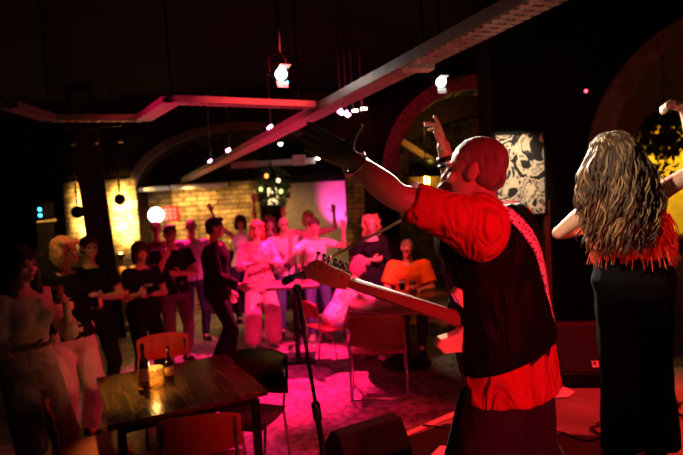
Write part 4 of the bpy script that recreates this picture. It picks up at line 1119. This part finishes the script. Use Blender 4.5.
# strap belongs to the guitar
# ---- the guitar: origin at body centre
def guitar():
    nk0 = P(452, 318, 1.95); hs0 = P(349, 283, 1.86); tip = P(309, 272, 1.83)
    ax = (hs0-nk0).normalized()      # towards the headstock
    gc = nk0-ax*.16                   # body centre
    up = V((0, 0, 1)); nrm = V((-.30, .80, .12)); nrm = (nrm-ax*nrm.dot(ax)).normalized()   # guitar face looks away from player
    w = nrm.cross(ax); 
    if w.z < 0: w = -w
    t = thing('electric_guitar', 'red-lit electric guitar with a pale body and six tuners, hanging from the guitarist', 'guitar', tuple(gc))
    def pt(a, b, c=0): return ax*a+w*b+nrm*c
    out = [(.165, .07), (.195, .10), (.19, .13), (.15, .14), (.10, .12), (.03, .11), (-.06, .135), (-.14, .165), (-.205, .13), (-.225, .04), (-.215, -.05), (-.19, -.13), (-.12, -.17), (-.04, -.145), (.04, -.115), (.10, -.13), (.15, -.155), (.185, -.135), (.18, -.10), (.13, -.055), (.12, -.03), (.12, .03), (.14, .055)]
    m = MB(); n = len(out)
    m.ring_loft([[pt(a*sc, b*sc*.82, c) for a, b in out] for c, sc in ((-.022, .97), (-.014, 1), (.014, 1), (.022, .97))])
    obj('body', m, mat('cream_lacquer', (.85, .72, .5), .2, bump=0, coat=.6), t)
    m = MB(); m.ring_loft([[pt(a*.72+.01, b*.62-.01, c) for a, b in out] for c in (.022, .026)]); obj('pickguard', m, M['white'], t)
    L0 = .10; L1 = .16+(hs0-nk0).length
    m = MB(); m.ring_loft([[pt(a, -hw, .012), pt(a, -hw, .024), pt(a, hw, .024), pt(a, hw, .012), pt(a, hw*.6, -.004), pt(a, -hw*.6, -.004)] for a, hw in ((L0, .029), (L1, .018))])
    obj('neck', m, mat('varnished_maple', (.22, .05, .03), .3, bump=0, coat=.4), t)
    m = MB(); 
    for i in range(15): a = L1-(L1-L0)*(1-2**(-i/9))*1.25; m.box(pt(max(a, L0+.01), 0, .0252), (.002, .05, .002), Matrix((ax, w, nrm)).transposed()) if a > L0 else None
    for j in range(6): m.tube([pt(-.12, -.026+j*.0104, .034), pt(L1+.01, -.018+j*.0072, .028)], .0007, 4)
    so = obj('strings', m, M['steel'], t)
    h = [(0, -.023), (.03, -.028), (.09, -.030), (.14, -.026), (.157, -.01), (.152, .016), (.13, .036), (.10, .034), (.055, .028), (.03, .028), (0, .023)]
    m = MB(); m.ring_loft([[pt(L1+a, b*1.1, c) for a, b in h] for c in (.0, .015)]); obj('headstock', m, mat('varnished_headstock', (.38, .16, .08), .2, bump=0, coat=.5), t)
    for i in range(6):
        m = MB(); a = L1+.03+i*.0205; b = .032+.001*i
        m.tube([pt(a, b-.01, .006), pt(a, b+.016, .006)], .0035, 8); m.ell(pt(a, b+.022, .006), (.008, .008, .008)); m.cone(pt(a, b-.018, .0), pt(a, b-.018, .026), .005, .005, 8)
        obj('tuner', m, M['chrome'], t, True)
    m = MB(); m.box(pt(-.12, 0, .032), (.05, .08, .012), Matrix((ax, w, nrm)).transposed()); obj('bridge', m, M['chrome'], t)
    for a in (0.0, .06):
        m = MB(); m.box(pt(a, 0, .030), (.018, .075, .01), Matrix((ax, w, nrm)).transposed()); obj('pickup', m, M['black_plastic'], t)
    return t, gc
gt, gc = guitar()
st_ = MB(); st_.v = [tuple((Mw@V(q))-gc) for q in m.v]; st_.f = m.f; st_.mi = m.mi
so = obj('strap', st_, strap_mat(), gt, True); so['label'] = 'woven pink and white shoulder strap'
# bracelets
def bangle(j, k, r, mt, wd=.012):
    sh, el, wr = J[j][:3]; f = (wr-el).normalized(); c = el+(wr-el)*k; u = f.orthogonal().normalized(); w = f.cross(u)
    mb = MB(); rings = []
    for i in range(28):
        a = 2*PI*i/28; q = u*math.cos(a)+w*math.sin(a)
        rings.append([c+q*(r-.003)+f*-wd, c+q*(r+.004)+f*-wd, c+q*(r+.004)+f*wd, c+q*(r-.003)+f*wd])
    vs = [p for r_ in rings for p in r_]; fs = []
    for i in range(28):
        j2 = (i+1) % 28
        for q in range(4): fs.append([i*4+q, i*4+(q+1) % 4, j2*4+(q+1) % 4, j2*4+q])
    mb.add(vs, fs); return obj('bracelet', mb, mt, guit, True)
bangle('R', .93, .036, M['black_plastic'], .010); bangle('R', .82, .038, M['black_plastic'], .006); bangle('L', .93, .036, M['chrome'], .004)

# ---- singer
sx_ = X_at(634, 2.9, 1.3)
body, Js, Ms, sps, frs = human('woman with long wavy brown hair, red fringed top and black flared trousers', (sx_, 2.9, .5), 84, 1.77, 'f', SK,
    hip=.87, bulk=1.12, hair=None, voxel=.0065, feet={'R': (.12, .02, 0), 'L': (-.065, .0, 0)}, head=(-4, 4),
    wjoints={'L': (P(591, 208, 2.88), P(559, 233, 3.0), P(597, 226, 3.20), (.9, .3, .1), (0, 0, -1), .4),
             'R': (P(657, 194, 2.86), P(702, 166, 2.78), P(684, 107, 2.74), P(655, 101, 2.74)-P(684, 107, 2.74), (-.1, -.3, -1), .7),
             'head': P(611, 160, 2.86)},
    top=dict(mat=cloth('red_fringe_cloth', (.65, .06, .03)), sleeve='none', hem=.36, neck=.70, inf=.014, name='fringed_top'),
    bottom=dict(mat=cloth('black_trouser_cloth', (.004, .005, .007), .5), waist=.40, w0=.015, w1=.05, inf=.014, end=1.0, name='flared_trousers'))
hc, hr = Js['head']; rnd = random.Random(11); s = 1.77/1.75
FR = MB(); R3 = random.Random(2)
for row, (t_, ln) in enumerate(((.70, .11), (.62, .11), (.54, .11), (.47, .10))):
    x, y, d = frs(t_); c = sps(t_); 
    for k in range(120):
        a = 2*PI*(k+R3.random())/120; q = x*(.165+.0*row)*math.cos(a)+y*(.125)*math.sin(a)
        p = c+q*1.03; L_ = ln*R3.uniform(.7, 1.15); o_ = (q.normalized()*R3.uniform(.0, .03)+V((R3.uniform(-.02, .02), R3.uniform(-.02, .02), 0)))
        FR.tube([p, p+V((0, 0, -L_*.5))+o_, p+V((0, 0, -L_))+o_*1.4], [.0035, .003, .0012], 4)
fo = obj('fringe', FR, mat('red_fringe', (.9, .12, .05), .35, var=.5, scale=60, bump=0), bpy.data.objects[body.name], False)
SM = MB()
for sg in (-1, 1):
    x, y, d = frs(.8); SM.tube([sps(.70)+x*sg*.10-y*.115, sps(.85)+x*sg*.095-y*.105, sps(.93)+x*sg*.085-y*.04, sps(.90)+x*sg*.085+y*.07, sps(.72)+x*sg*.09+y*.13], .006, 6)
obj('shoulder_strap', SM, RED_T, body, True)
# hair
HL = mat('light_hair_streak', (.25, .14, .06), .45, var=.5, scale=22, bump=.5, bscale=150, stretch=(3, 3, .5))
HM = mat('brown_wavy_hair', (.055, .027, .013), .45, var=.6, scale=22, bump=.5, bscale=150, stretch=(3, 3, .5))
hb = hair_mb('crop', hc, hr, s*1.03)
hb.ell(hc+V((0, -.06, -.06)), (.085, .05, .12)); hb.ell(hc+V((0, -.085, -.18)), (.085, .03, .12))
def hdsp(co): return .004*noise.noise(V((co.x*30, co.y*30, co.z*8)))
hair = rm('hair', hb, HM, body, .008, 1, hdsp)
ST = MB(); ST2 = MB()
for i in range(1350):
    a = rnd.uniform(0, 2*PI); el_ = rnd.uniform(-.15, 1) if i < 1000 else rnd.uniform(.55, 1)
    if math.sin(a) > .35 and el_ < .75: continue
    ce = math.sqrt(max(0, 1-el_*el_)); q = V((math.cos(a)*ce*.088, math.sin(a)*ce*.104-.015, .045+el_*.088))*s
    p = hc+hr@q; pts = [p-V((0, 0, 0)), ]; out = V((q.x, q.y+.01, 0)); 
    if out.length < .01: out = V((rnd.uniform(-1, 1), -1, 0))
    out.normalize()
    if out.y > -.15: out.y = -.15; out.normalize()
    Ltot = rnd.uniform(.26, .50)*s; nseg = 18; ph = rnd.uniform(0, 6.28); wf = rnd.uniform(20, 34); amp = rnd.uniform(.010, .028)
    spread = rnd.uniform(-.05, .085)
    e0 = math.asin(max(-1, min(1, el_))); na = max(1, int((e0+.1)/.22)) if e0 > -.1 else 0
    eend = min(e0, rnd.uniform(-.35, .35)); na = max(1, int((e0-eend)/.16)) if e0 > -.1 else 0; lift = rnd.uniform(0, .12); phi_ = rnd.uniform(0, 6.28)
    for k in range(1, na+1):
        e = e0+(eend-e0)*k/na; rr_ = 1.04+lift*math.sin(PI*.6*k/na)+.05*k/na+.03*math.sin(phi_+k*1.9)
        pts.append(hc+V((out.x*.092*math.cos(e)*rr_+.007*math.sin(phi_+k*1.6), out.y*.108*math.cos(e)*rr_-.015, .045+.092*math.sin(e)*rr_*.97))*s)
    b0 = pts[-1]; nseg = 16
    for k in range(1, nseg+1):
        u = k/nseg; z = b0.z-u*Ltot; g = math.sin(min(1, u)*PI*.78)
        pts.append(V((b0.x+out.x*spread*g+amp*math.sin(ph+wf*z)*(.25+u), b0.y+out.y*.02-.055*min(1, u*1.6)*(1 if out.y > -.6 else .4)+amp*math.cos(ph+wf*z*.9)*(.25+u), z)))
    nseg = len(pts)-1
    (ST2 if rnd.random() < .30 else ST).tube(pts, [.003]+[rnd.uniform(.0028, .0055)]*(nseg-3)+[.005, .003, .0008], 5)
o = obj('hair_strands', ST, HM, body, True); o.parent = hair
o = obj('hair_streaks', ST2, HL, body, True); o.parent = hair; o['label'] = 'lighter wavy streaks'; o['kind'] = 'stuff'; bpy.data.objects['hair_strands']['kind'] = 'stuff'

# ---- the crowd
def stand(px, Y, z=1.4): return (X_at(px, Y, z), Y, 0)
CLAP = {'R': ((.55, .5, -.55), (-.35, .65, .85), (-1, .1, 0), .2), 'L': ((-.55, .5, -.55), (.35, .65, .85), (1, .1, 0), .2)}
UPB = {'R': ((.75, .35, .15), (-.05, .25, 1), (0, 1, 0), .15), 'L': ((-.75, .35, .15), (.05, .25, 1), (0, 1, 0), .15)}
def arm5(u, f, n=None, cu=.35): return (u, f, n, None, cu)
def mk(d): return {k: (v[0], v[1], v[2], None, v[3]) for k, v in d.items()}
HOLD = lambda sg: arm5((sg*.25, .15, -1), (-sg*.35, 1, .35), (-sg, 0, .1), .9)
CROSS = lambda sg: arm5((sg*.3, .3, -1), (-sg*1, .45, .1), (0, -1, .3), .4)
DOWN = lambda sg: arm5((sg*.22, .02, -1), (sg*.02, .3, -1), (-sg, 0, 0), .35)
def P_(px, Y, label, dface=0, **k):
    l = stand(px, Y); r = human(label, l, toward(l[0], l[1])+dface, **k); return r[0], r[1], r[2]
pp = []
# 2 near-left woman drinking
b2, J2, M2 = P_(24, 3.75, 'woman at the left edge in a pale blouse holding a glass to her face', 12, H=1.77, sex='f', hair=('long', (.035, .015, .012)), voxel=.009,
    arms={'L': arm5((-.35, .35, -1), (.45, .6, 1), (.9, -.4, 0), .9), 'R': arm5((.3, .1, -1), (-.6, .9, .1), (0, -.5, 1), .5)}, bulk=1.05,
    top=dict(mat=stripes('faint_striped_blouse', (.55, .45, .45), (.42, .33, .34), 14), sleeve='threequarter', hem=.22, loose=.022), bottom=dict(mat=cloth('pale_shorts', (.34, .26, .27)), end=.0, waist=.45, w0=.03))
# 3 blonde
b3, J3, M3 = P_(66, 4.75, 'blonde short-haired woman in a dark V-neck top and white trousers holding a beer', 6, H=1.77, sex='f', hair=('bob', (.75, .5, .22)),
    arms={'L': HOLD(-1), 'R': HOLD(1)}, bulk=1.12, head=(25, 3), top=dict(mat=BLK, sleeve='threequarter', hem=.15), bottom=dict(mat=CREAM, w0=.02, w1=.02))
b4, J4, M4 = P_(90, 5.5, 'dark-haired man in a black T-shirt behind the blonde woman', 10, H=1.72, arms={'L': CROSS(-1), 'R': arm5((.3, 0, -1), (-.2, .4, -.9), None, .4)},
    hair=('short', (.03, .015, .01)), top=dict(mat=BLK), bottom=dict(mat=BLK))
b5, J5, M5 = P_(140, 6.0, 'woman with dark hair and a black top, one hand holding a drink', 14, H=1.60, sex='f', hair=('bob', (.02, .012, .01)), bulk=1.15,
    arms={'L': CROSS(-1), 'R': HOLD(1)}, top=dict(mat=BLK, sleeve='short'), bottom=dict(mat=BLK))
b6, J6, M6 = P_(171, 6.95, 'man in a dark T-shirt with one hand to his chin and one arm crossed', 10, H=1.72, hair=('short', (.04, .02, .01)), bulk=1.08, belly=.02,
    arms={'L': CROSS(-1), 'R': arm5((.2, .5, -.9), (-.35, .45, .9), (-.3, -1, 0), .8)}, top=dict(mat=BLK), bottom=dict(mat=GREYT))
P_(157, 8.0, 'person with short dark hair standing behind the woman in black', 0, H=1.74, hair=('crop', (.03, .02, .015)), top=dict(mat=cloth('wine_shirt', (.2, .04, .05))), bottom=dict(mat=DARKJ))
P_(192, 7.95, 'man in a pink-lit pale T-shirt behind the tall man in a dark jacket', 0, H=1.74, hair=('crop', (.06, .03, .02)), arms=dict(L=DOWN(-1), R=DOWN(1)), top=dict(mat=PURP), bottom=dict(mat=DARKJ))
P_(215, 6.5, 'tall man in a dark open jacket turned sideways in the middle of the crowd', 68, H=1.80, hair=('short', (.025, .015, .012)), voxel=.009, bulk=1.05,
    arms={'L': DOWN(-1), 'R': arm5((.2, .25, -1), (-.1, .8, -.4), None, .5)}, head=(12, 2),
    top=dict(mat=cloth('dark_jacket_wool', (.015, .012, .016), .7), sleeve='long', hem=-.0, loose=.024, inf=.03, name='jacket'), bottom=dict(mat=cloth('black_jeans', (.015, .013, .016)), w1=.01), feet={'R': (.12, .10, 0), 'L': (-.12, -.10, 0)})
P_(257, 7.5, 'woman in a pink patterned blouse and pale pink trousers clapping', 4, H=1.69, sex='f', hair=('bob', (.45, .12, .05)), bulk=1.14, arms={'R': arm5((.4, .4, -1), (-.65, .8, .25), (-.8, 0, .5), .3), 'L': arm5((-.4, .4, -1), (.65, .8, .25), (.8, 0, .5), .3)},
    top=dict(mat=plaid('pink_patterned_blouse', (.75, .35, .38), (.30, .07, .12), 34), sleeve='threequarter', hem=.02, loose=.026, inf=.022, flare=.015), bottom=dict(mat=PINKT, w0=.04, w1=.055, end=1.0), shoe=M['white'], feet={'R': (.14, .05, 0), 'L': (-.14, .04, 0)})
P_(241, 9.05, 'dark-haired woman at the back with her left arm raised, by the bar counter', 0, H=1.72, sex='f', hair=('bob', (.04, .02, .015)), arms={'R': arm5((.55, .1, .45), (.35, .2, 1), (0, 1, 0), .2), 'L': DOWN(-1)},
    top=dict(mat=CREAM, sleeve='none'), bottom=dict(mat=DARKJ))
P_(270, 8.7, 'woman in red at the back with one arm raised high beside the hanging lantern', 0, H=1.71, sex='f', hair=('long', (.2, .04, .03)), arms={'R': arm5((.3, .1, .95), (.0, .15, 1), (0, 1, 0), .3), 'L': DOWN(-1)},
    top=dict(mat=RED_T), bottom=dict(mat=DARKJ))
P_(284, 8.1, 'bald man in a pale shirt at the small high table', 8, H=1.70, hair=None, glasses=True, arms={'R': arm5((.45, .2, -1), (-.5, .8, .2), None, .6), 'L': arm5((-.3, .1, -1), (.3, .8, -.2), None, .5)},
    top=dict(mat=cloth('lilac_white_shirt', (.7, .62, .72)), sleeve='short', loose=.02), bottom=dict(mat=JEANS))
P_(315, 7.7, 'dark-haired woman in a white top and jeans clapping with raised hands', 0, H=1.68, sex='f', hair=('bun', (.05, .02, .015)), arms=mk({'R': ((.7, .45, -.5), (-.05, .35, 1), (-.4, .8, 0), .15), 'L': ((-.7, .45, -.2), (-.0, .2, 1), (.4, .8, 0), .15)}),
    top=dict(mat=CREAM, sleeve='short', hem=.3), bottom=dict(mat=JEANS), shoe=cloth('tan_shoe', (.6, .4, .3)))
P_(309, 8.9, 'woman at the back with hands up, behind the woman in a white top', 0, H=1.74, sex='f', hair=('bob', (.5, .25, .1)), arms=mk(UPB), top=dict(mat=cloth('rose_top', (.6, .2, .25)), sleeve='short'), bottom=dict(mat=DARKJ))
P_(372, 7.55, 'woman with curly blonde hair and a dark dress standing by the brick pier', -2, H=1.68, sex='f', hair=('curly', (.55, .30, .12)), arms={'R': CROSS(1), 'L': DOWN(-1)}, voxel=.009,
    top=dict(mat=BLK, sleeve='threequarter', hem=.02, flare=.03, neck=.9), bottom=dict(mat=BLK))
# seated man in orange
l = (X_at(409, 7.15, 1.1), 7.2, 0)
human('man with glasses in an orange polo shirt sitting at the round table', l, toward(l[0], l[1])-4, H=1.76, hair=('crop', (.25, .2, .18)), hip=.42, seated=True, glasses=True, bulk=1.14, belly=.04, lean=(0, .07), head=(10, -16),
    feet={'R': (.14, .40, 0), 'L': (-.14, .40, 0)}, arms={'R': arm5((.35, .35, -1), (-.35, 1, .05), (0, 0, -1), .4), 'L': arm5((-.35, .35, -1), (.55, .9, .1), (0, 0, -1), .4)},
    top=dict(mat=ORNG, sleeve='short', sl=.75, loose=.03, inf=.02, hem=.05), bottom=dict(mat=DARKJ))
x, y = l[0], l[1]
shell_chair('pub_chair', 'dark chair under the man in the orange polo shirt', x, y+.08, R(toward(x, y)-4-90), M['dark_ply'], M['black_metal'], None, top=.84)
# seated person bending left of the round table
l = (X_at(331, 6.5, .8), 6.6, 0)
human('person in a pale pink checked shirt sitting bent forward left of the round table', l, 28, H=1.66, sex='f', hair=('bob', (.5, .12, .2)), hip=.42, seated=True, bulk=1.1, lean=(0, .34), head=(-10, -30),
    feet={'R': (.12, .36, 0), 'L': (-.12, .30, 0)}, arms={'R': arm5((.3, .6, -.8), (-.1, .8, -.6), (0, 0, -1), .4), 'L': arm5((-.3, .6, -.8), (.2, .8, -.6), (0, 0, -1), .4)},
    top=dict(mat=plaid('checked_shirt', (.8, .6, .6), (.55, .18, .28), 26), sleeve='threequarter', loose=.024, inf=.02), bottom=dict(mat=cloth('lilac_trousers', (.5, .3, .45))), shoe=CREAM)
x, y = l[0], l[1]
shell_chair('pub_stool', 'chair under the bending person left of the round table', x-.06, y-.02, R(28-90), M['red_ply'], M['steel'], None, top=.78, backh=.2)
# glasses in hands
def held(Jx, Mx, side, label, wine=False):
    sh, el, wr, hd, n, cu = Jx[side]; sg = 1 if side == 'R' else -1
    c = Mx@(wr+hd.normalized()*.085+n.normalized()*.045)
    return beerglass((c.x, c.y, c.z-.06), label, 1.0)
held(J3, M3, 'L', 'beer glass held by the blonde woman'); held(J5, M5, 'R', 'beer glass held by the dark-haired woman in black')
sh, el, wr, hd, n, cu = J2['L']; c = M2@(wr+hd.normalized()*.085+n.normalized()*.045)
beerglass((c.x, c.y, c.z-.03), 'glass held up by the woman at the left edge', .95)
# ================================================================== LIGHT
def light(name, kind, loc, energy, col, aim=None, size=.05, angle=60, blend=.4):
    ld = bpy.data.lights.new(name, kind); ld.energy = energy; ld.color = col; 
    if kind in ('POINT', 'SPOT'): ld.shadow_soft_size = size
    if kind == 'SPOT': ld.spot_size = R(angle); ld.spot_blend = blend
    if kind == 'AREA': ld.size = size
    o = bpy.data.objects.new(name, ld); C.objects.link(o); o.location = loc
    if aim is not None: o.rotation_euler = (V(aim)-V(loc)).to_track_quat('-Z', 'Y').to_euler()
    return o
PK = (1, .02, .22); RD = (1, .012, .02)
light('magenta_wash', 'SPOT', (.85, 4.8, 3.35), 1500, (1, .045, .20), (-.55, 7.7, .7), .04, 40, .5)
light('magenta_back_wash', 'SPOT', (-2.9, 8.7, 3.4), 1500, (1, .01, .16), (-1.45, 6.2, .0), .05, 40, .6)
light('magenta_floor', 'SPOT', (-.6, 7.8, 3.5), 5500, (1, .008, .11), (-.85, 6.35, 0), .04, 42, .6)
light('red_floor', 'SPOT', (.9, 5.6, 3.5), 420, (1, .01, .04), (.0, 4.2, 0), .04, 44, .7)
light('red_front', 'SPOT', (1.5, -.7, 2.5), 480, (1, .02, .045), (.70, 1.95, 1.60), .05, 36, .9)
light('red_stage', 'SPOT', (2.3, 4.2, 3.5), 700, RD, (1.5, 3.2, .5), .04, 60, .6)
light('red_singer', 'SPOT', (2.6, .6, 2.0), 110, (1, .03, .015), (1.62, 2.9, 1.62), .04, 13, .6)
light('warm_singer', 'SPOT', (.15, 1.9, 2.68), 150, (1, .76, .5), (1.45, 2.9, 1.95), .03, 34, .6)
light('white_face', 'SPOT', tuple(S1+(V((.5, 2.05, 2.15))-S1).normalized()*.16), 420, (1, .9, .78), (.48, 2.05, 2.12), .03, 20, .6)
light('white_key', 'SPOT', tuple(S2+(V((1.2, 2.4, 1.9))-S2).normalized()*.16), 900, (1, .82, .6), (1.1, 2.4, 1.9), .03, 54, .4)
light('picture_spot', 'SPOT', (1.2, 3.5, 3.3), 190, (1, .82, .58), (1.40, 4.55, 2.12), .03, 24, .8)
pa = P(82, 216, YA-.32); o = light('pier_lamp_a', 'AREA', tuple(pa), 42, (1, .56, .13), (pa.x, YA, pa.z), .1); o.data.shape = 'RECTANGLE'; o.data.size = .10; o.data.size_y = .8; o.data.spread = R(110)
pa = P(119, 216, YA-.32); o = light('pier_lamp_b', 'AREA', tuple(pa), 42, (1, .56, .13), (pa.x, YA, pa.z), .1); o.data.shape = 'RECTANGLE'; o.data.size = .10; o.data.size_y = .8; o.data.spread = R(110)
light('bar_lamp', 'SPOT', (-2.6, 9.45, 2.15), 110, (1, .55, .14), (-2.5, 10.05, 1.2), .1, 150, .7)
light('bar_lamp', 'SPOT', (-1.7, 9.45, 2.15), 40, (1, .55, .14), (-1.7, 10.05, 1.2), .1, 150, .7)
light('arch_yellow', 'SPOT', (3.8, 5.4, 3.3), 260, (1, .62, .06), (3.9, 6.55, 1.75), .1, 44)
light('magenta_uplight', 'SPOT', (-1.7, 2.4, 1.9), 330, (1, .01, .10), (-.75, 5.0, 2.78), .04, 34, .8)
light('arch_back', 'POINT', (1.6, 8.8, 2.9), 14, (1, .55, .1), None, .1)
light('screen_wash', 'SPOT', (-.05, 9.8, 1.3), 90, (1, .05, .35), (.0, 10.5, 1.8), .05, 60, .7)
light('table_spot', 'SPOT', (-2.0, 5.3, 3.4), 420, (1, .55, .09), (-1.48, 3.80, .75), .05, 15, .8)
light('orange_table', 'SPOT', (.2, 5.6, 3.3), 260, (1, .12, .04), (.85, 7.15, 1.0), .05, 34, .5)
light('warm_crowd', 'SPOT', (-2.6, 4.0, 3.3), 60, (1, .42, .12), (-2.35, 4.8, 1.6), .05, 36, .7)
light('red_crowd_left', 'SPOT', (.2, 3.6, 3.3), 190, (1, .04, .05), (-2.4, 5.2, 1.1), .05, 52, .7)
w = bpy.data.worlds.new('world'); S.world = w; w.use_nodes = True
w.node_tree.nodes['Background'].inputs[0].default_value = (.02, .008, .01, 1); w.node_tree.nodes['Background'].inputs[1].default_value = .3
